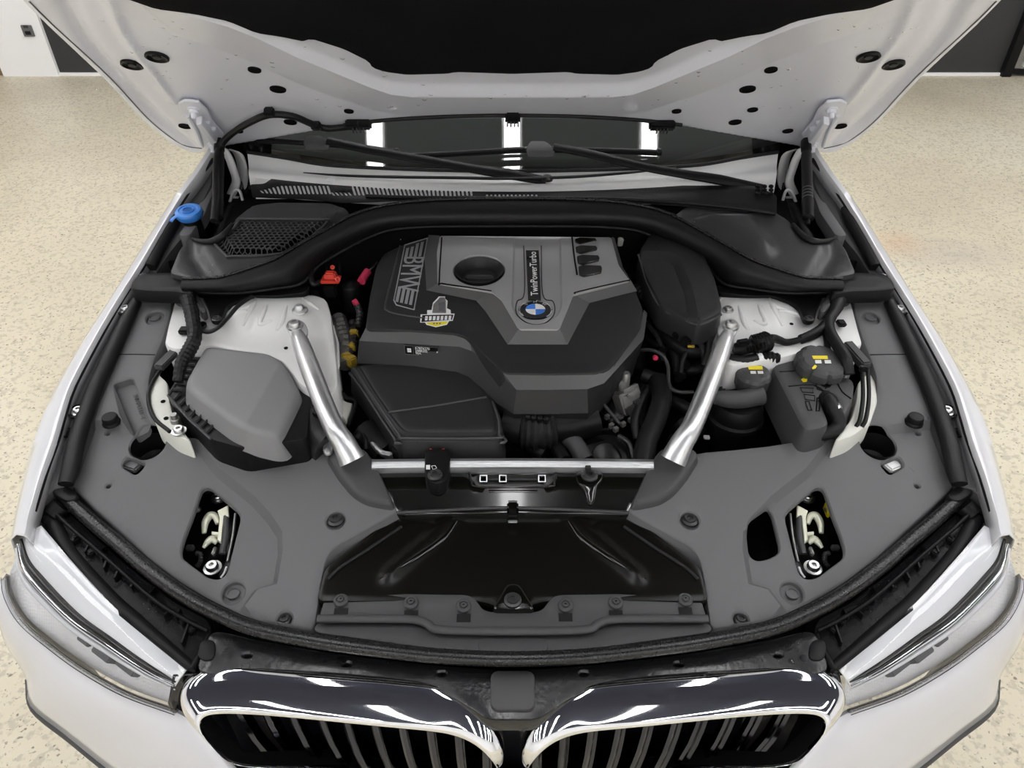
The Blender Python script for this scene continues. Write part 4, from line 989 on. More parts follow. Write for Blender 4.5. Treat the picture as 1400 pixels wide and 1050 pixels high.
tube('air_snorkel', [P(385, 556, .80), P(408, 577, .79), P(430, 594, .785), P(454, 612, .78)], [.040, .043, .042, .040], 'eng', ab, seg=20, label='dark air snorkel tube')
lathe('snorkel_knob', P(437, 566, .835), [(.012, 0), (.012, .01), (.009, .012), (0, .012)], 'black', ab, lobes=8, lob=.15, seg=32)
lathe('filter_screw', P(243, 583, .80), [(.010, 0), (.009, .02), (.007, .021), (.006, .03), (0, .03)], 'alu', ab, seg=12)
# pale inner wheel-arch panel
ip = plate('inner_arch_panel', [(213, 508), (229, 522), (231, 545), (238, 572), (262, 604), (236, 596), (212, 578), (202, 550), (203, 525)], Flat(.812), 'cream', car, drop=.05, r=.004, grid=.02, label='pale inner arch panel with two holes beside the air filter box')
for x, y in ((223, 549), (227, 572)): lathe('panel_hole', Flat(.812).at(x, y, .001), [(.0045, 0), (.0045, .001), (0, .001)], 'deep', ip, seg=12)
bolt(ip, P(245, 590, .815), .009, 'bolt')
tube('panel_grommet_edge', [P(x, y, .815) for x, y in ((236, 490), (215, 512), (203, 540), (210, 570), (232, 590))], .004, 'rubber', ip, seg=8)
box('bracket_plate', P(232, 488, .845), (.020, .075, .012), 'cover2', ip, rot=(0, 0, R(-14)), bev=.002)

# ------------------------------------------------------------------ engine block, hoses, wiring, small parts
blk = plate('engine_block', [(478, 330), (700, 312), (860, 330), (900, 420), (885, 500), (840, 600), (700, 615), (500, 620), (470, 560), (470, 450)], Flat(.735), 'deep', car, drop=.10, r=.01, grid=.06, label='dark engine block below its cover')
def hose(pts, r, m='rubber', label=None, rib=0., name='coolant_hose', sub=6, seg=12, parent=None): return tube(name, [P(*p) for p in pts], r, m, parent or car, seg=seg, sub=sub, rib=rib, label=label)
hose([(866, 396, .86), (885, 405, .865), (902, 425, .86), (920, 450, .85), (936, 470, .84)], .014, rib=.10, sub=8, name='corrugated_loom', label='corrugated wiring loom beside the engine cover')
hose([(868, 420, .82), (890, 428, .83), (908, 452, .83), (922, 480, .82), (928, 510, .80)], .011)
hose([(880, 350, .84), (862, 362, .84), (858, 380, .84)], .012)
hose([(856, 342, .84), (880, 352, .85), (905, 366, .84)], .008)
hose([(942, 460, .85), (956, 459, .85), (972, 459, .845)], .013, rib=.05)
hose([(908, 450, .84), (920, 468, .84), (940, 479, .84), (958, 479, .84), (972, 470, .84)], .014, 'black')
hose([(918, 440, .86), (935, 440, .87), (944, 452, .865), (946, 470, .84)], .006)
hose([(968, 440, .87), (971, 456, .87), (968, 480, .85), (962, 500, .83)], .007)
hose([(976, 440, .87), (980, 455, .87), (974, 480, .85)], .006, 'alu')
hose([(874, 478, .84), (892, 479, .85), (906, 486, .85), (913, 500, .84), (914, 520, .83), (918, 531, .83), (930, 536, .83), (948, 536, .83)], .0038, 'dbolt', 'thin metal pipe bending beside the engine cover', name='metal_pipe')
hose([(914, 470, .80), (922, 484, .80), (926, 500, .79), (928, 520, .78)], .008)
hose([(880, 512, .80), (900, 520, .80), (910, 530, .80)], .014)
hose([(900, 520, .80), (905, 545, .80), (896, 575, .79), (884, 605, .775), (880, 635, .76)], .020, label='thick black coolant hose running down beside the brace')
hose([(880, 530, .77), (872, 560, .76), (878, 600, .75)], .016)
hose([(690, 580, .765), (715, 584, .765)], .038, 'black')
hose([(715, 584, .765), (735, 586, .765), (755, 583, .765)], .042, 'eng', 'corrugated intake bellows below the engine cover', rib=.07, sub=6, name='intake_bellows', seg=20)
hose([(755, 582, .765), (785, 578, .765), (815, 570, .77)], .036, 'black')
hose([(768, 592, .75), (785, 606, .745), (800, 630, .73)], .018, 'cover2', 'dark grey hose dipping towards the crossbar')
hose([(720, 606, .735), (745, 622, .73)], .017)
hose([(880, 345, .82), (900, 355, .82)], .009)
hose([(843, 400, .80), (870, 460, .79), (870, 510, .77)], .016, 'black')
hose([(930, 580, .73), (950, 600, .72)], .03, 'black')
box('pink_clip', P(896, 489, .83), (.010, .012, .008), 'pink', car, bev=.002)
# belt pulley
pc_ = P(828, 628, .70)
pul = lathe('belt_pulley', pc_, [(.062, 0), (.062, .006), (.056, .008), (.054, .004), (.054, .020), (.050, .022), (.046, .016), (.030, .014), (.028, .020), (.012, .022), (0, .022)], 'semig', car, axis=(-.05, -.55, .83), seg=36, label='black ribbed belt pulley')
lathe('pulley_rib', pc_, [(.060, -.012), (.060, -.006), (.056, -.006)], 'dbolt', pul, axis=(-.05, -.55, .83), seg=36)
for k in range(7): box('tensioner_tooth', P(806+k*5.5, 594-k*.8, .735), (.007, .006, .02), 'dbolt', pul, bev=.001)
# cast metal actuator
ac = P(858, 548, .790)
act = box('actuator', ac, (.050, .030, .045), 'alu', car, rot=(R(-30), 0, R(38)), bev=.004, label='cast metal actuator with wiring beside the engine cover')
for dx, dy, dz, s in ((-.012, .02, .018, (.016, .016, .03)), (.016, .018, .01, (.018, .012, .028)), (-.018, -.008, .012, (.012, .02, .02)), (.018, -.012, .0, (.016, .014, .022)), (.004, -.022, -.004, (.022, .012, .018)), (-.024, .012, .004, (.010, .014, .018)), (.0, .004, .026, (.030, .008, .008)), (.008, -.006, .024, (.030, .006, .008))):
    box('actuator_lug', ac+Vector((dx, dy, dz)), s, 'alu' if dy > -.01 else 'dbolt', act, rot=(R(-30), 0, R(38)), bev=.002)
lathe('actuator_stud', P(856, 514, .83), [(.009, -.03), (.009, .004), (.006, .008), (0, .008)], 'alu', act, seg=14)
lathe('actuator_drum', P(838, 560, .77), [(.030, -.02), (.030, .008), (.022, .012), (.020, .006), (0, .006)], 'semig', act, seg=22, axis=(-.3, -.5, .8))
tube('actuator_rod', [P(821, 548, .80), P(848, 580, .78)], .0035, 'dbolt', act, seg=8)
for x, y in ((836, 582), (842, 587), (830, 570), (866, 566), (872, 557), (876, 548), (880, 538), (862, 574), (852, 580)): box('connector_pin', P(x, y, .775), (.010, .008, .010), 'dbolt' if x % 2 else 'alu', act, rot=(0, 0, R(38)), bev=.001)
# small things at the other flank
rc = P(452, 376, .895)
red = box('jump_terminal', rc, (.030, .022, .016), 'red', car, bev=.003, taper=.75, label='red plastic jump start terminal cap')
box('terminal_skirt', rc+Vector((0, -.004, -.009)), (.042, .030, .006), 'red', red, bev=.002)
lathe('terminal_ear', rc+Vector((.004, .012, .012)), [(.005, 0), (.005, .003), (.003, .003), (.003, 0)], 'red', red, seg=12, axis=(0, -.7, .7))
lathe('terminal_ear', rc+Vector((.018, -.012, -.004)), [(.006, 0), (.006, .004), (.0025, .004), (.0025, 0)], 'red', red, seg=12, axis=(0, -.8, .6))
box('terminal_base', P(452, 396, .86), (.028, .026, .03), 'black', red, bev=.004)
lathe('vacuum_valve', P(481, 400, .84), [(.022, -.04), (.022, .018), (.020, .022), (.004, .030), (0, .030)], 'black', car, seg=22, label='black cylindrical valve beside the engine cover')
hose([(494, 385, .865), (498, 378, .868), (503, 371, .872)], .0095, 'pink', 'pink taped pipe end beside the engine cover', name='pink_sleeve', seg=10)
hose([(503, 371, .872), (510, 365, .874), (516, 358, .875)], .0018, 'bolt', name='pin_wire')
hose([(484, 416, .842), (489, 413, .844)], .009, 'pink', 'short pink tape band below the black valve', name='pink_sleeve', seg=10)
hose([(488, 416, .84), (492, 428, .83), (490, 445, .82)], .0075, 'dbolt', rib=.12, sub=7, name='braided_line')
hose([(462, 435, .80), (468, 452, .80), (472, 470, .80), (473, 500, .79)], .017, 'foil', 'silver heat foil sleeve beside the engine cover', rib=.08, sub=6, name='foil_sleeve')
hose([(482, 440, .80), (484, 460, .80), (483, 476, .80)], .009, 'dbolt', name='braided_line', rib=.1)
for k, (x, y) in enumerate(((484, 458), (479, 476), (474, 490), (481, 494))): box('amber_connector', P(x, y, .80), (.020, .016, .024), 'amber', car, rot=(0, 0, R(15*k)), bev=.003, label='amber wiring connector beside the engine cover' if k == 0 else None)
hose([(430, 400, .86), (436, 420, .85), (441, 445, .83), (452, 455, .80)], .008, 'black', name='battery_cable')
hose([(438, 358, .90), (426, 372, .90), (428, 388, .885), (440, 385, .88)], .006, 'rubber', name='battery_cable')
for x, y in ((533, 318), (548, 328), (553, 322), (840, 318), (848, 330), (866, 317)): box('bulkhead_bracket', P(x, y, .90), (.012, .014, .022), 'cream', car, rot=(R(15), 0, R(x % 40)), bev=.002)
for k in range(9): hose([(520-k*9, 322+k*4.5, .86), (512-k*8, 330+k*6, .85), (500-k*6, 336+k*7, .83)], .005, 'black', name='wiring_strand', seg=6, sub=3)
prism('engine_mount_bracket', [P(x, y, .78) for x, y in ((462, 540), (472, 548), (482, 551), (474, 576), (468, 570))], (0, 0, -.012), 'cream', car, .002, 'small cream bracket between brace and intake box')
tube('bracket_gasket', [P(x, y, .782) for x, y in ((458, 545), (464, 533), (474, 544), (487, 549), (476, 582))], .004, 'rubber', car, seg=8, sub=2)
hose([(500, 590, .75), (515, 606, .745), (530, 622, .74)], .030, 'rubber', 'black coolant hose with steel clamp before the intake box')
cl = hose([(508, 604, .762), (516, 614, .765), (527, 622, .765), (537, 624, .76)], .006, 'silver', 'steel worm clamp', name='hose_clamp', seg=8)
box('clamp_screw', P(528, 621, .772), (.022, .010, .010), 'silver', cl, rot=(0, 0, R(-15)), bev=.002)
lathe('sensor_knob', P(543, 614, .775), [(.012, -.03), (.012, 0), (.009, .005), (0, .006)], 'black', car, seg=16)
hose([(488, 600, .76), (495, 592, .765), (500, 600, .765), (500, 615, .755)], .006, 'black', name='breather_pipe')
# wrapped harness and cable near the air filter box
hose([(256, 404, .90), (260, 420, .898), (264, 440, .893), (266, 462, .888), (258, 480, .88), (248, 497, .87), (243, 522, .85)], [.016, .0145, .014, .0135, .014, .012, .010], 'rubber', 'wrapped black wiring harness beside the air filter box', rib=.05, sub=7, name='wiring_harness')
hose([(270, 450, .885), (284, 454, .885), (298, 448, .89), (312, 434, .895), (326, 418, .90), (345, 405, .90)], .0042, 'rubber', 'thin black cable crossing the white tower', name='cable')
lathe('harness_grommet', P(275, 447, .868), [(.012, 0), (.012, .006), (.007, .008), (0, .006)], 'black', car, seg=16)
box('harness_clip', P(252, 452, .868), (.02, .02, .012), 'black', car, bev=.003)

# tangle of looms and pipes between the engine cover and the brace
for pts, r, mm in (([(862, 372, .84), (882, 388, .85), (900, 408, .845), (916, 432, .84)], .009, 'rubber'), ([(872, 436, .82), (888, 446, .83), (902, 466, .825), (908, 492, .81)], .006, 'dbolt'), ([(884, 460, .80), (896, 470, .81), (910, 474, .81), (926, 492, .80), (934, 516, .79)], .007, 'rubber'),
                    ([(930, 446, .86), (944, 456, .865), (958, 470, .855), (964, 492, .83)], .008, 'rubber'), ([(926, 500, .79), (944, 506, .80), (962, 500, .80)], .011, 'black'), ([(888, 530, .79), (876, 548, .79), (868, 574, .78), (872, 600, .76)], .009, 'rubber'),
                    ([(918, 548, .78), (936, 556, .78), (950, 566, .77)], .012, 'black'), ([(916, 600, .74), (930, 612, .74), (926, 632, .73)], .010, 'rubber'), ([(846, 596, .76), (860, 606, .76), (866, 626, .745)], .005, 'dbolt'), ([(950, 470, .845), (936, 486, .84), (930, 510, .82)], .005, 'rubber')):
    hose(pts, r, mm, name='engine_loom', seg=10)
for x, y, z, w in ((938, 466, .868, .020), (926, 458, .862, .018), (950, 450, .870, .014), (906, 478, .83, .014), (890, 440, .84, .012), (936, 498, .82, .018), (880, 470, .80, .014)):
    box('loom_connector', P(x, y, z), (w, w*.8, w*.7), 'black', car, rot=(R(10), R(12), R(x % 60)), bev=.002)
box('amber_tab', P(945, 473, .856), (.014, .006, .006), 'amber', car, rot=(0, 0, R(-10)), bev=.001)
# stack of intake hoses below the cover nose
hose([(742, 600, .745), (760, 612, .74), (772, 630, .735)], .014, 'black', name='intake_hose')
for k in range(4): lathe('bellows_clip', P(722+k*8, 571+k*1.0, .805), [(.006, -.006), (.006, .004), (.003, .007), (0, .007)], 'black', car, seg=10)
# ------------------------------------------------------------------ coolant side
def hz(x, y, z): return P(x, y, z)
ct = Flat(lambda x, y: .838+.04*(y-1.15))
tk = plate('coolant_tank', [(1057, 506), (1064, 484), (1070, 477), (1084, 476), (1088, 492), (1096, 506), (1112, 520), (1158, 514), (1169, 521), (1167, 545), (1154, 572), (1146, 566), (1143, 545), (1134, 535), (1122, 538), (1122, 548), (1134, 577), (1130, 583), (1105, 589), (1096, 583)], ct, 'cover2', car, drop=.075, r=.007, grid=.012, flare=.008, label='dark grey coolant expansion tank with large lobed cap')
for pts in ([(1066, 508), (1086, 507)], [(1078, 528), (1112, 526), (1130, 538)], [(1116, 522), (1118, 532), (1134, 535)], [(1145, 524), (1152, 536), (1164, 545)]):
    tube('tank_rib', [ct.at(x, y, .0005) for x, y in pts], .0016, 'black', tk, seg=6, sub=2)
for k in range(6):
    a, b = ct.at(1060+k*6.2, 520+k*11.5, -.03), ct.at(1066+k*6.2, 518+k*11.5, -.02)
    prism('tank_side_rib', [a, b, b+Vector((0, 0, -.03)), a+Vector((0, 0, -.03))], (0, .002, 0), 'black', tk, 0)
tube('tank_flange', [ct.at(x, y, -.035) for x, y in ((1050, 510), (1062, 540), (1080, 575), (1094, 594))], .004, 'black', tk, seg=8)
# moulded pictogram and arrows
for pts in ([(1094, 530), (1112, 531), (1112, 537), (1097, 536)], [(1099, 539), (1114, 541), (1114, 548), (1101, 546)], [(1101, 549), (1106, 549), (1110, 561), (1105, 561)], [(1117, 544), (1121, 545), (1120, 562), (1116, 562)]):
    tube('moulded_mark', [ct.at(x, y, .0005) for x, y in pts], .0011, 'black', tk, seg=5, sub=1, closed=True, upv=(0, 0, 1))
for pts, mm in (([(1095, 519), (1100, 515.5), (1104, 518), (1103, 522), (1098, 522.5)], 'yellow'),): quad_on('yellow_arrow', pts, ct, .0006, .0006, mm, tk)
lathe('tank_cross_ring', ct.at(1129, 525, .001), [(.0105, 0), (.0105, .0015), (.008, .0015), (.008, 0)], 'black', tk, seg=20)
for a, b in (((1122, 525), (1136, 525)), ((1129, 519), (1129, 531))): tube('tank_cross', [ct.at(*a, .001), ct.at(*b, .001)], .0012, 'black', tk, seg=5, sub=1)
cc = P(1125, 492, .862)
cap2 = lathe('coolant_cap', cc, [(.046, -.03), (.050, -.022), (.050, -.006), (.047, -.001), (.040, .003), (.034, .0035), (0, .0035)], 'cover2', car, lobes=8, lob=.10, seg=64, smooth=24, label='large lobed grey coolant cap with yellow sticker', axis=(.05, -.05, 1))
CCS = Flat(lambda x, y: cc.z+.0045)
quad_on('cap_sticker', [(1110, 486.5), (1131, 486.5), (1132, 491), (1112, 491)], CCS, .0, .0006, 'yellow', cap2)
for x in (1113, 1126): quad_on('cap_pictogram', [(x+1, 492.5), (x+9.5, 492.5), (x+10.5, 497), (x+2, 497)], CCS, .0, .0006, 'white', cap2)
quad_on('cap_arrow', [(1110, 503), (1114, 499), (1117, 500.5), (1115, 504), (1111, 505)], CCS, -.0, .0006, 'yellow', cap2)
hose([(1128, 543, .835), (1134, 548, .842), (1139, 558, .838), (1146, 572, .825), (1145, 584, .815), (1134, 591, .81), (1116, 596, .80), (1100, 603, .79)], .0125, 'rubber', 'black coolant hose curling from the tank', name='coolant_hose')
lathe('hose_collar', P(1133, 549, .836), [(.015, -.010), (.016, -.004), (.016, .004), (.014, .010)], 'black', car, axis=(.5, -1, -.2), seg=18)
lathe('hose_clamp', P(1141, 560, .835), [(.0135, -.005), (.0138, 0), (.0135, .005)], 'bolt', car, axis=(.5, -1, -.4), seg=18)
# round reservoir with its smaller cap
rv = P(1008, 556, .775)
rs = lathe('round_reservoir', rv, [(.046, -.12), (.050, -.03), (.056, -.028), (.056, -.020), (.051, -.016), (.050, .006), (.044, .016), (.020, .020), (0, .020)], 'black', car, seg=36, label='round black reservoir below the small cap')
tube('reservoir_pipe', [P(970, 540, .815), P(990, 545, .812), P(1012, 546, .81), P(1040, 540, .81)], [.013, .017, .018, .02], 'cover2', rs, seg=14)
tube('reservoir_fitting', [P(966, 530, .82), P(978, 534, .82), P(988, 540, .815)], .012, 'black', rs, rib=.12, sub=5)
sc_ = P(1031, 509, .842)
cap3 = lathe('reservoir_cap', sc_, [(.030, -.036), (.033, -.030), (.0345, -.006), (.031, 0), (.024, .003), (0, .003)], 'cover2', car, lobes=6, lob=.06, seg=48, smooth=24, label='smaller grey reservoir cap with yellow sticker')
C3 = Flat(lambda x, y: sc_.z+.0035)
quad_on('cap_sticker', [(1022, 500.5), (1042, 500.5), (1043, 505.5), (1024, 505.5)], C3, 0, .0006, 'yellow', cap3)
for x in (1025, 1035): quad_on('cap_pictogram', [(x+.6, 507.5), (x+8, 507.5), (x+8.6, 511), (x+1.4, 511)], C3, 0, .0006, 'white', cap3)
box('white_tag', P(966, 598, .72), (.012, .009, .006), 'white', car, bev=.001)
hose([(985, 488, .845), (1000, 492, .85), (1016, 494, .85), (1034, 491, .85)], .012, 'rubber', 'ribbed black hose with white clamp above the small cap', rib=.03, sub=6)
hose([(1034, 491, .85), (1040, 490, .85)], .0128, 'white', name='hose_clamp')
hose([(1041, 490, .85), (1052, 489, .85), (1066, 490, .85)], [.012, .013, .009], 'black', name='quick_connector', rib=.10, sub=4)
# corrugated connector
cn = hose([(1002, 478, .865), (1014, 476, .867), (1030, 472, .87)], [.012, .014, .014], 'black', 'black ribbed electrical connector beside the brace', name='plug_connector', seg=8)
tube('connector_shell', [P(1028, 472, .87), P(1038, 470, .872), (P(1050, 466, .873))], .020, 'black', cn, rib=.06, sub=6, seg=16)
for k in range(6): tube('connector_fin', [P(1024+k*4.6, 482-k*1.2, .873), P(1022+k*4.6, 474-k*1.2, .886)], .0022, 'semig', cn, seg=6, sub=1)
tube('connector_tail', [P(1050, 466, .873), P(1058, 463, .875), P(1066, 465, .87), P(1076, 468, .865), (P(1096, 464, .87))], [.013, .009, .008, .007, .006], 'black', cn, seg=10)
box('connector_latch', P(1016, 468, .885), (.024, .014, .010), 'black', cn, rot=(0, 0, R(15)), bev=.002)
hose([(1148, 404, .895), (1143, 418, .89), (1138, 430, .885), (1126, 446, .88), (1110, 456, .875), (1094, 463, .87)], [.017, .016, .011, .009, .008, .008], 'rubber', 'black wiring harness behind the coolant cap', name='wiring_harness', rib=.03)
hose([(1144, 412, .89), (1140, 432, .882), (1130, 448, .872), (1112, 460, .868), (1095, 466, .865)], .007, 'black', name='wiring_strand')
hose([(1133, 436, .885), (1134, 452, .88), (1145, 472, .875), (1156, 490, .87), (1160, 512, .85)], .0115, 'rubber', name='wiring_harness')
hose([(1128, 452, .87), (1131, 470, .865), (1132, 478, .86)], .006, 'black', name='wiring_strand')
box('harness_clip', P(1150, 442, .872), (.018, .020, .010), 'black', car, bev=.003)
ap = plate('inner_arch_panel', Q([(213, 508), (229, 522), (231, 545), (238, 572), (262, 604), (236, 596), (212, 578), (202, 550), (203, 525)], True), Flat(.812), 'cream', car, drop=.05, r=.004, grid=.02, label='pale inner arch panel beside the coolant tank')
box('grey_duct_strip', P(1171, 486, .855), (.020, .075, .020), 'cover2', ap, rot=(0, 0, R(10)), bev=.003)
for x0, x1 in ((1178, 1180), (1186, 1188)): tube('arch_cable', [P(x0, 500, .85), P(x1, 540, .835), P(x0-2, 572, .82), P(x0-8, 584, .81)], .004, 'rubber', ap, seg=8)
box('cable_clip', P(1180, 504, .862), (.016, .010, .012), 'black', ap, bev=.002)

# ------------------------------------------------------------------ silver crossbar, radiator panel
cb0 = [(508, 628), (600, 627), (701, 626.5), (800, 627), (894, 628)]
def cbar(dy, z): return [P(x, y+dy, z) for x, y in cb0]
cbr = loft('crossbar', [[p+Vector((0, .012, -.02)) for p in cbar(0, .79)], cbar(0, .79), cbar(3.5, .794), cbar(7, .787), cbar(9, .786), cbar(12, .787), cbar(17, .778), [p+Vector((0, .004, -.02)) for p in cbar(17, .778)]], 'silver', car, smooth=25, label='bright steel crossbar spanning in front of the engine', sub=2)
CM = Flat(lambda x, y: .772+.16*(y-.95)-.012*sstep(.93-y, .05))
tray = [CM.uv(*p) for p in ((640, 640), (762, 640), (758, 660), (750, 665), (654, 665), (645, 659))]
CMS = Flat(lambda x, y: CM.f(x, y)-(.006*sstep(segd(x, y, tray), .006) if inside1(x, y, tray) else 0))
cm = plate('crossmember', [(500, 640), (902, 640), (888, 665), (862, 703), (700, 700), (540, 703), (515, 665)], CMS, 'gloss', car, drop=.02, r=.004, grid=.010, holes=[([(x-4, 650.5), (x+4, 650.5), (x+4, 658), (x-4, 658)], .02) for x in (661, 687.5, 741)], label='gloss black crossmember below the crossbar')
for x in (661, 687.5, 741): tube('hole_edge', [CMS.at(a, b, .0005) for a, b in ((x-4.5, 650), (x+4.5, 650), (x+4.5, 658.5), (x-4.5, 658.5))], .0014, 'silver', cm, seg=6, sub=1, closed=True, upv=(0, 0, 1))
tube('tray_edge', [CMS.at(a, b, .001) for a, b in ((642, 646), (645, 659), (656, 665.5), (748, 665.5), (758, 659), (760, 646))], .0018, 'gloss', cm, seg=8, sub=3)
tube('pressed_rib', [CMS.at(a, b, .0) for a, b in ((668, 671.5), (700, 671), (735, 671.5))], .003, 'gloss', cm, seg=8, flat=.6)
for x in (700,):
    tube('release_cable', [CMS.at(a, b, .004) for a, b in ((544, 701), (600, 698), (660, 695), (700, 694.5), (742, 695.5), (800, 698), (860, 701))], .0032, 'dbolt', cm, seg=8, label='thin grey release cable')
    box('cable_clip', CMS.at(701, 697, .004), (.020, .030, .012), 'gloss', cm, bev=.003); box('clip_window', CMS.at(701, 700, .011), (.012, .012, .002), 'deep', cm, bev=0)
    for y in (686, 713): box('clip_edge', CMS.at(701, y, .002), (.016, .006, .003), 'silver', cm, bev=.001)
# clip carrying a small label, and the bare screw bracket
kc = plate('crossbar_clip', [(581, 616), (584, 613), (613, 613), (616, 617), (614, 645), (610, 657), (597, 662), (584, 656), (580, 646)], Flat(lambda x, y: .800+.10*(y-.97)), 'black', car, drop=.03, r=.004, grid=.012, label='black clip with a small white label on the crossbar')
KS = Flat(lambda x, y: .802+.10*(y-.97))
quad_on('clip_label', [(582.5, 636), (588, 636), (588, 642), (582.5, 642)], KS, 0, .0006, 'white', kc)
tube('clip_pictogram', [KS.at(x, y, .0006) for x, y in ((590, 637), (595, 636.5), (597, 640), (592, 642))], .0006, 'white', kc, seg=4, sub=1, closed=True, upv=(0, 0, 1))
bolt(kc, KS.at(595, 650), .0095, 'dbolt')
for p in ([(587, 613), (591, 615)], [(604, 615), (611, 612)]): tube('red_wire', [P(x, y, .795) for x, y in p], .0012, 'red', kc, seg=6, sub=1)
sb = plate('screw_bracket', [(786, 644), (826, 644), (824, 655), (816, 663), (814, 684), (808, 691), (803, 686), (798, 668), (790, 660)], CMS.up(.004), 'gloss', car, drop=.01, r=.003, grid=.012, label='gloss black screw bracket on the crossmember')
bolt(sb, CMS.at(806, 651, .006), .0105, 'dbolt'); box('bracket_tab', P(804, 640, .792), (.010, .010, .006), 'dbolt', sb, bev=.001)
# radiator shroud
RSf = lambda x, y: .742+.12*(y-.88)-.010*math.cos(min(1.5, abs(x)/.25))
ribs = [[Flat(RSf).uv(*p) for p in Q(((622, 706), (585, 740), (530, 786)), m)] for m in (0, 1)]
def rsf(x, y):
    z = RSf(x, y); d = min(segd(x, y, r, False) for r in ribs); return z+.006*math.exp(-(d/.012)**2)
RS = Flat(rsf)
rsd = plate('radiator_shroud', [(540, 700), (700, 697), (862, 700), (905, 735), (958, 775), (970, 822), (745, 822), (700, 836), (657, 822), (432, 822), (444, 775), (498, 735)], RS, 'semig', car, drop=.02, r=.004, grid=.011, label='dark glossy radiator shroud panel')
for m in (0, 1):
    tube('shroud_seal', [RS.at(*q1(p, m), .001) for p in ((549, 720), (505, 750), (465, 776), (448, 792))], .003, 'rubber', rsd, seg=8)
    tube('shroud_pressing', [RS.at(*q1(p, m), .0) for p in ((624, 712), (605, 735), (570, 760), (520, 792))], [.002, .006, .006, .003], 'gloss', rsd, flat=.35, seg=8)
dm = plate('arch_bracket', [(670, 834), (684, 812), (690, 800), (697, 796), (706, 796), (713, 800), (720, 812), (734, 834)], RS.up(.010), 'gloss', car, drop=.015, r=.006, grid=.01, label='gloss black arched bracket with one screw at the middle')
bolt(dm, RS.at(701, 821, .012), .010, 'dbolt')
# rivet strip
SF = Flat(lambda x, y: .712+.20*max(0, y-.705)*1.0)
rst = plate('rivet_strip', [(446, 809), (640, 812), (650, 818), (662, 835), (701, 836), (740, 835), (752, 818), (762, 812), (956, 809), (968, 846), (836, 847), (803, 861), (701, 864), (599, 861), (566, 847), (434, 846)], SF, 'cover2', car, drop=.015, r=.004, grid=.014, label='dark grey strip with push rivets in front of the radiator')
tube('strip_ridge', [SF.at(x, y, .002) for x, y in ((434, 846), (500, 846), (566, 847), (585, 853), (603, 861), (701, 863), (799, 861), (817, 853), (836, 847), (902, 846), (968, 846))], .007, 'cover2', rst, seg=10, flat=.7)
for x, y in ((466, 821), (562, 824), (634, 829), (773, 828), (842, 824), (937, 820)):
    bolt(rst, SF.at(x, y, .002), .0095, 'cover2')
    box('rivet_slot', SF.at(x, y+16, .0008), (.022, .014, .001), 'black', rst, rot=(R(8), 0, 0), bev=0)
lp = plate('seal_ledge', [(432, 850), (566, 852), (599, 866), (701, 868), (803, 866), (836, 852), (970, 850), (975, 864), (800, 888), (701, 894), (602, 888), (428, 864)], Flat(.703), 'cover2', car, drop=.015, r=.003, grid=.02, label='dark grey ledge behind the front seal')
plate('ledge_recess', [(655, 871), (748, 871), (750, 892), (653, 892)], Flat(.7045), 'cover2', lp, drop=.003, grid=.0, r=.001)
# ------------------------------------------------------------------ front seal
fs = [(80, 664), (95, 685), (125, 713), (163, 745), (200, 777), (250, 813), (300, 840), (350, 860), (430, 876), (500, 886), (600, 897), (701, 901)]
zs = [.752, .748, .742, .736, .730, .724, .718, .714, .711, .709, .707, .706]
sp_ = [P(x, y, z) for (x, y), z in zip(fs, zs)]; sp_ = sp_+[Vector((-p.x+.002, p.y, p.z)) for p in sp_[-2::-1]]
fsl = tube('hood_gap_seal', sp_, .0115, 'wetrub', car, seg=14, sub=6, label='long wet rubber seal curving across the car front', upv=(0, 0, 1))
tube('seal_flap', [p+Vector((0, .014, -.012)) for p in sp_], .007, 'rubber', fsl, seg=8, sub=4, flat=.5, upv=(0, 0, 1))
for m in (0, 1): plate('seal_end_cap', Q([(62, 652), (68, 650), (100, 668), (108, 678), (92, 686), (74, 676), (64, 664)], m), Flat(.762), 'black', fsl, drop=.02, r=.005, grid=.02)
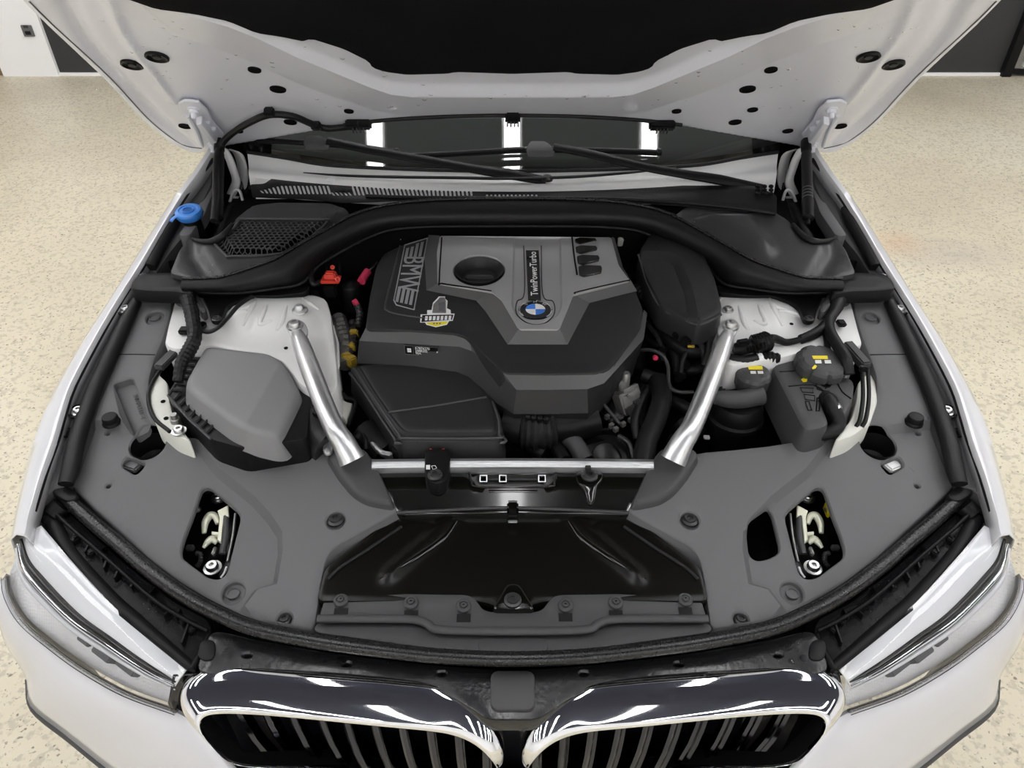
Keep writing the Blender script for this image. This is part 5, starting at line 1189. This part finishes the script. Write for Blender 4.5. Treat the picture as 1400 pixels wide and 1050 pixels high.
# ------------------------------------------------------------------ headlight inner trim
HT = Flat(lambda x, y: .612+.165*min(1, max(0, (abs(x)-.45)/.38)))
HTz = lambda x, y: .655+.075*min(1.2, max(0, (abs(x)-.47)/.36))
def lamp_trim(m):
    S = Flat(HTz)
    out = [(58, 700), (70, 690), (82, 690), (112, 716), (150, 752), (190, 786), (240, 824), (286, 848), (290, 866), (268, 914), (258, 918), (183, 853), (146, 821), (94, 764), (62, 722)]
    tr = plate('headlight_inner_trim', Q(out, m), S, 'wetblk', car, drop=.03, r=.003, grid=.016, label='wet black trim with ribs behind the headlight')
    plate('trim_underside', Q([(52, 690), (66, 660), (110, 690), (200, 765), (300, 835), (300, 880), (262, 918), (150, 824), (60, 722)], m), S.up(-.034), 'deep', tr, drop=.02, grid=.05)
    tube('trim_edge', [S.at(*q1(p, m), .006) for p in ((62, 708), (72, 716), (97, 758), (149, 816), (186, 848), (262, 912))], [.010, .012, .012, .012, .011, .008], 'black', tr, seg=10, flat=.6)
    tube('trim_rod', [S.at(*q1(p, m), .016) for p in ((76, 702), (100, 724), (140, 758), (206, 816), (250, 845), (284, 862))], .0035, 'black', tr, seg=8)
    for a, b in (((150, 772), (146, 782)), ((166, 786), (160, 796)), ((250, 838), (243, 850)), ((262, 858), (252, 884)), ((140, 758), (146, 752)), ((206, 818), (213, 808)), ((104, 742), (111, 734)), ((125, 752), (120, 760)), ((225, 848), (235, 838)), ((190, 800), (182, 808))):
        A, B = S.at(*q1(a, m), .001), S.at(*q1(b, m), .001)
        d = (B-A).cross(Vector((0, 0, 1))).normalized()*.003
        prism('trim_rib', [A, B, B+Vector((0, 0, .012)), A+Vector((0, 0, .014))], d, 'black', tr, 0)
    for x, y in ((103, 738), (124, 756), (142, 762), (208, 820), (251, 850), (262, 862)): box('trim_clip', S.at(*q1((x, y), m), .006), (.013, .010, .012), 'black', tr, rot=(0, 0, R((-40, 40)[m])), bev=.002)
    tube('trim_end_wall', [S.at(*q1(p, m), .006) for p in ((287, 868), (280, 884), (268, 905), (262, 916))], .006, 'black', tr, seg=8)
    lathe('trim_end_roll', S.at(*q1((78, 698), m), .010), [(.018, -.01), (.018, .01), (.010, .014), (0, .014)], 'black', tr, seg=16, axis=(.5 if not m else -.5, .6, .3))
    # small body corner filling the gap to the fender
    plate('fender_corner', Q([(40, 704), (46, 690), (60, 668), (72, 672), (66, 690), (56, 706), (58, 718), (40, 722)], m), S.up(.006), 'cover2', tr, drop=.03, r=.004, grid=.0)
lamp_trim(False); lamp_trim(True)
# ------------------------------------------------------------------ grille carrier top
GT = Flat(lambda x, y: .672+.10*(y-.60))
gt = [(286, 866), (300, 862), (350, 874), (430, 888), (500, 898), (600, 909), (668, 914), (734, 914), (802, 909), (902, 898), (972, 888), (1052, 874), (1102, 862), (1116, 866), (1134, 914), (1120, 922), (1025, 926), (922, 933), (819, 943), (790, 950), (765, 965), (735, 985), (667, 985), (637, 965), (612, 950), (583, 943), (480, 933), (377, 926), (282, 922), (268, 914)]
gcr = plate('grille_carrier', gt, GT, 'wetblk', car, drop=.03, r=.003, grid=.02, label='wet dark carrier panel above the chrome grille', holes=[([(x-6, y-3), (x+6, y-3), (x+6, y+3), (x-6, y+3)], .012, True) for x, y in ((338, 896), (474, 908), (604, 921), (798, 921), (928, 908), (1064, 896))])
plate('grille_pad', [(671, 920), (731, 920), (731, 974), (671, 974)], GT, 'cover2', gcr, drop=.02, r=.003, grid=0, h=.008, label='square grey pad between the kidneys')
for x, y in ((284, 889), (1118, 889)): plate('carrier_scallop', [(x-10, y-13), (x+8, y-14), (x+12, y-4), (x+8, y+16), (x-14, y+14)], GT, 'black', gcr, drop=.003, h=.003, r=.002, grid=0)
for m in (0, 1):
    bolt(gcr, GT.at(*q1((470, 905), m), .001), .0035, 'black')
# ------------------------------------------------------------------ kidney grille
def kidney(m):
    sgn = -1 if not m else 1
    # outer and inner outlines, clockwise from the centre top; lower half runs below the picture
    out = [(692, 1046, .585), (688, 1014, .615), (672, 983, .645), (645, 959, .662), (610, 938, .672), (583, 932, .675), (480, 923, .678), (377, 916, .678), (300, 909.5, .676), (271, 917, .670), (250, 932, .660), (242, 953, .645), (250, 977, .622), (267, 994, .605), (291, 1021, .578), (319, 1050, .548)]
    inn = [(682, 1052, .570), (665, 1028, .592), (641, 1011, .606), (620, 1004, .611), (600, 1000, .614), (560, 996, .617), (514, 992, .619), (400, 980, .624), (340, 975.5, .624), (300, 974.5, .622), (280, 977, .619), (271, 987, .610), (278, 1005, .594), (288, 1016, .584), (302, 1031, .570), (322, 1052, .548)]
    O = [P(*q1(p, m)) for p in out]; I = [P(*q1((p[0], p[1], p[2]+(.022 if 1 <= i_ <= 12 else .010)), m)) for i_, p in enumerate(inn)]
    bx, bo = [], []
    for (fx, z) in ((-.29, .47), (-.24, .43), (-.15, .415), (-.07, .42), (-.028, .46)):
        bx.append(Vector((-sgn*fx*-1 if False else (fx if not m else -fx), .575, z)))
    low = bx
    lowo = [Vector((p.x*1.02, p.y+.012, p.z-.03)) for p in low]
    lowi = [Vector((p.x*.98, p.y, p.z)) for p in low]
    O2 = O+lowo; I2 = I+lowi
    c = sum(I2, Vector())/len(I2)
    md = []
    for a, b in zip(O2, I2):
        md.append(a*.80+b*.20+Vector((0, -.55, .83))*.009)
    md2 = [a*.10+b*.90+Vector((0, -.60, .80))*.006 for a, b in zip(O2, I2)]
    lipo = [a+Vector((0, .02, -.012)) for a in O2]
    edge = [b+Vector((0, -.002, -.002)) for b in I2]; I2 = [b+Vector((0, .004, -.006)) for b in I2]
    back = [b+Vector((0, .03, -.010)) for b in I2]
    k = loft('grille_surround', [lipo, O2, md, md2, edge, I2], 'chrome', car, closed=True, smooth=60, label='chrome kidney grille surround on the ' + ('coolant tank side' if m else 'air filter side'))
    ss = k.modifiers.new('sub', 'SUBSURF'); ss.levels = 2; ss.render_levels = 2
    loft('grille_inner_wall', [I2, back], 'deep', k, closed=True)
    # back plate and slats
    x0, x1 = min(p.x for p in I2), max(p.x for p in I2)
    loft('grille_backing', [[Vector((x0-.05, .625, .66)), Vector((x0-.02, .632, .655)), Vector((x1+.02, .632, .655)), Vector((x1+.03, .625, .66))], [Vector((x0-.06, .60, .62)), Vector((x0-.03, .668, .62)), Vector((x1+.03, .668, .62)), Vector((x1+.04, .60, .62))], [Vector((x0-.06, .59, .30)), Vector((x0-.03, .668, .30)), Vector((x1+.03, .668, .30)), Vector((x1+.04, .59, .30))], [Vector((x0-.04, .57, .24)), Vector((x0-.03, .57, .24)), Vector((x1+.03, .57, .24)), Vector((x1+.04, .57, .24))]], 'smoke', k, thick=.004)
    n = 10
    for i in range(n):
        f = (i+.6)/n; x = x0+(x1-x0)*f if not m else x1-(x1-x0)*f
        lean = (.95-f)*.055*(1 if not m else -1)
        tops, rows = None, []
        top_i = min(I2[1:10], key=lambda p: abs(p.x-x))
        zt = top_i.z+.005; yt = top_i.y
        prof = [(-.0075, .014), (-.0085, .0), (-.004, -.003), (.002, .0), (.0065, -.004), (.0085, .002), (.0075, .014)]
        cur = []
        for px_, py_ in prof:
            cc_ = []
            for j in range(7):
                t = j/6; z = zt-.24*t; y = yt+.046-.034*math.sin(math.pi*.5*min(1, t*1.6))
                cc_.append(Vector((x+px_+lean*(t*1.2), y+py_, z)))
            cur.append(cc_)
        loft('grille_slat', cur, 'dchrome', k, smooth=50)
    return k
kidney(False); kidney(True)
loft('grille_divider', [[Vector((-.06, .625, .662)), Vector((.062, .625, .662))], [Vector((-.05, .605, .60)), Vector((.052, .605, .60))], [Vector((-.05, .60, .40)), Vector((.052, .60, .40))]], 'smoke', car, thick=.004, label='dark panel between the kidneys')
# ------------------------------------------------------------------ headlights
def headlight(m):
    q = lambda *pts: [P(*q1(p, m)) for p in pts]
    top = [(38, 722, .752), (57, 719, .750), (76, 740, .742), (94, 763, .735), (146, 820, .706), (183, 851, .692), (222, 886, .676), (257, 917, .664), (243, 931, .655)]
    # curves along the lamp, from outer corner to the nose by the grille
    A = q((57, 719, .748), (75, 740, .741), (94, 763, .734), (146, 820, .706), (183, 851, .692), (222, 886, .676), (255, 916, .664))
    Bc = q((40, 728, .745), (46, 750, .735), (62, 775, .722), (115, 832, .692), (158, 866, .677), (205, 902, .662), (246, 928, .655))
    Cc = q((26, 745, .730), (34, 775, .708), (52, 800, .695), (100, 848, .668), (148, 882, .655), (200, 917, .645), (240, 938, .645))
    Dc = q((13, 762, .715), (16, 800, .685), (32, 830, .670), (80, 872, .640), (130, 906, .628), (190, 938, .622), (238, 956, .622))
    Ec = q((6, 789, .690), (10, 816, .668), (30, 851, .642), (71, 886, .618), (114, 917, .606), (171, 949, .600), (240, 974, .600))
    hl = loft('headlight', [A, Bc, Cc], 'lampin', car, sub=4, subc=4, smooth=70, label='clear headlight unit on the ' + ('coolant tank side' if m else 'air filter side'), thick=.003)
    # lower reflector band with its own fine relief
    gm = M.get('grid')
    if gm is None:
        gm = mat('lamp_mesh_reflector', (.80, .80, .79), .4); nt = gm.node_tree
        tc = nt.nodes.new('ShaderNodeTexCoord'); v = nt.nodes.new('ShaderNodeTexVoronoi'); v.inputs['Scale'].default_value = 230; v.inputs['Randomness'].default_value = .12
        bp = nt.nodes.new('ShaderNodeBump'); bp.inputs['Strength'].default_value = .6; bp.inputs['Distance'].default_value = .002
        nt.links.new(tc.outputs['Object'], v.inputs['Vector']); nt.links.new(v.outputs['Distance'], bp.inputs['Height']); nt.links.new(bp.outputs[0], nt.nodes['Principled BSDF'].inputs['Normal']); M['grid'] = gm
    sh = Vector((0, .022, -.010))
    loft('reflector_band', [[p+sh*.7 for p in Cc], [p+sh for p in Dc], [p+sh*.6 for p in Ec]], 'grid', hl, sub=4, subc=3, smooth=70, label='fine patterned reflector band')
    # twin light bars with the dark slot between
    bar = [(34, 776), (50, 800), (86, 829), (120, 858), (151, 880), (190, 906), (214, 922)]
    zz = [.712, .701, .680, .666, .656, .648, .646]
    pb = [p+Vector((0, -.002, .005)) for p in Cc]; ps = [b_*.34+c_*.66+Vector((0, -.001, .006)) for b_, c_ in zip(Bc, Cc)]; pd = [c_*.70+d_*.30+Vector((0, 0, .001)) for c_, d_ in zip(Cc, Dc)]
    tube('light_bar', pb, [.002, .005, .006, .006, .006, .005, .002], 'chrome', hl, seg=8, flat=.7)
    tube('dark_slot', ps, [.002, .005, .007, .007, .0065, .005, .001], 'gloss', hl, seg=8, flat=.6)
    tube('light_bar', pd, [.002, .004, .005, .005, .004, .003, .001], 'lampin', hl, seg=8)
    for (x, y, w, hh) in ((50, 830, .026, .014), (114, 876, .030, .010), (142, 896, .044, .024), (174, 914, .044, .020)):
        box('lamp_module', P(*q1((x, y), m), .652-.00016*x)+Vector((0, .004, -.004)), (w, .012, hh), 'outlet', hl, rot=(R(30), 0, R(-32 if not m else 32)), bev=.002)
    tube('lens_edge', [p+Vector((0, -.001, .002)) for p in Ec], .0045, 'lens', hl, seg=8)
    tube('lens_gasket', [p+Vector((0, .004, -.004)) for p in Ec], .0035, 'outlet', hl, seg=8)
    up_ = Vector((0, -.006, .010))
    loft('headlight_lens', [[p+Vector((0, 0, .002)) for p in A], [p+up_ for p in Bc], [p+up_*1.2 for p in Cc], [p+up_*1.1 for p in Dc], [p+Vector((0, -.001, .002)) for p in Ec]], 'lens', hl, sub=4, subc=4, smooth=180)
    return hl
headlight(False); headlight(True)
# ------------------------------------------------------------------ bumper
def bumper(m):
    C0 = [(6, 789, .688), (10, 818, .664), (30, 853, .638), (71, 888, .614), (114, 919, .602), (171, 951, .596), (240, 976, .596), (262, 994, .590), (290, 1023, .565), (322, 1056, .535)]
    C2 = [(-1, 800, .640), (0, 835, .590), (8, 880, .545), (34, 925, .510), (41, 965, .475), (88, 1004, .455), (145, 1050, .435), (200, 1090, .420), (260, 1120, .415), (320, 1140, .41)]
    a = [P(*q1(p, m)) for p in C0]; c = [P(*q1(p, m)) for p in C2]
    s = -1 if not m else 1
    b = [x*.6+y*.4+Vector((s*.008, -.010, .006)) for x, y in zip(a, c)]
    b0 = [x+Vector((s*.002, -.003, -.004)) for x in a]
    d = [p+Vector((-s*.02, .02, -.02)) for p in c]; e = [Vector((p.x-s*.05, p.y+.03, .22)) for p in c]
    bp = loft('bumper', [[x+Vector((0, .01, -.006)) for x in a], b0, b, c, d, e], 'paint', car, sub=4, subc=3, smooth=60, label='white front bumper below the headlight on the ' + ('coolant tank side' if m else 'air filter side'))
    tube('bumper_edge_trim', [p+Vector((-s*.006, .004, -.012)) for p in c[3:]], .012, 'cover2', bp, seg=8)
    return bp
bumper(False); bumper(True)
loft('bumper_skirt', [[Vector((x, .575+.12*x*x, .43)) for x in (-.45, -.2, 0, .2, .45)], [Vector((x, .58+.12*x*x, .2)) for x in (-.45, -.2, 0, .2, .45)]], 'paint', car, thick=.01)
# front wheels
for s in (-1, 1):
    w = lathe('wheel', (s*.69, 1.28, .345), [(.20, -.10), (.33, -.115), (.345, -.09), (.345, .09), (.33, .115), (.24, .12), (.22, .10), (.0, .09)], 'rubber', car, axis=(s, 0, 0), seg=48)
    lathe('wheel_rim', (s*.69, 1.28, .345), [(.235, .116), (.225, .123), (.205, .105), (.06, .10), (.05, .115), (0, .115)], 'alu', w, axis=(s, 0, 0), seg=40, lobes=5, lob=.0)
# ------------------------------------------------------------------ water left from washing
def drops(name, spots, parent, label):
    bm = bmesh.new(); random.seed(5)
    for S, pts, n, r0, r1 in spots:
        for _ in range(n):
            x0, y0, x1, y1 = pts; x, y = random.uniform(x0, x1), random.uniform(y0, y1)
            p = S.at(x, y, .0); r = random.uniform(r0, r1); N = getattr(S, 'n', Vector((0, 0, 1)))
            X = N.orthogonal().normalized(); Y = N.cross(X); e = random.uniform(.7, 1.6)
            rings = []
            for rr, hh in ((1, 0), (.85, .3), (.5, .48)): rings.append([bm.verts.new(p+(X*math.cos(a)*e+Y*math.sin(a))*r*rr+N*hh*r) for a in [k*math.pi/4 for k in range(8)]])
            tp = bm.verts.new(p+N*.55*r)
            for A, B in zip(rings, rings[1:]):
                for k in range(8): bm.faces.new((A[k], A[(k+1) % 8], B[(k+1) % 8], B[k]))
            for k in range(8): bm.faces.new((rings[-1][k], rings[-1][(k+1) % 8], tp))
    return mk(name, bm, 'drop', parent, label, 180, 'stuff')
drops('water_drops', [(HS, (300, 60, 1100, 150), 70, .002, .0045), (HS, (130, 20, 260, 150), 22, .002, .004), (HS, (1140, 20, 1270, 150), 22, .002, .004)], hood, 'scattered water drops under the hood')
drops('water_drops', [(GT, (300, 868, 1100, 905), 90, .002, .006), (Flat(CSF).up(.002), (940, 300, 1050, 350), 26, .003, .007), (Flat(CSF).up(.002), (265, 345, 330, 372), 20, .002, .006), (Flat(HTz).up(.002), (150, 770, 250, 850), 40, .002, .006), (Flat(HTz).up(.002), (1152, 770, 1252, 850), 40, .002, .006)], car, 'scattered water drops on the dark front trims')
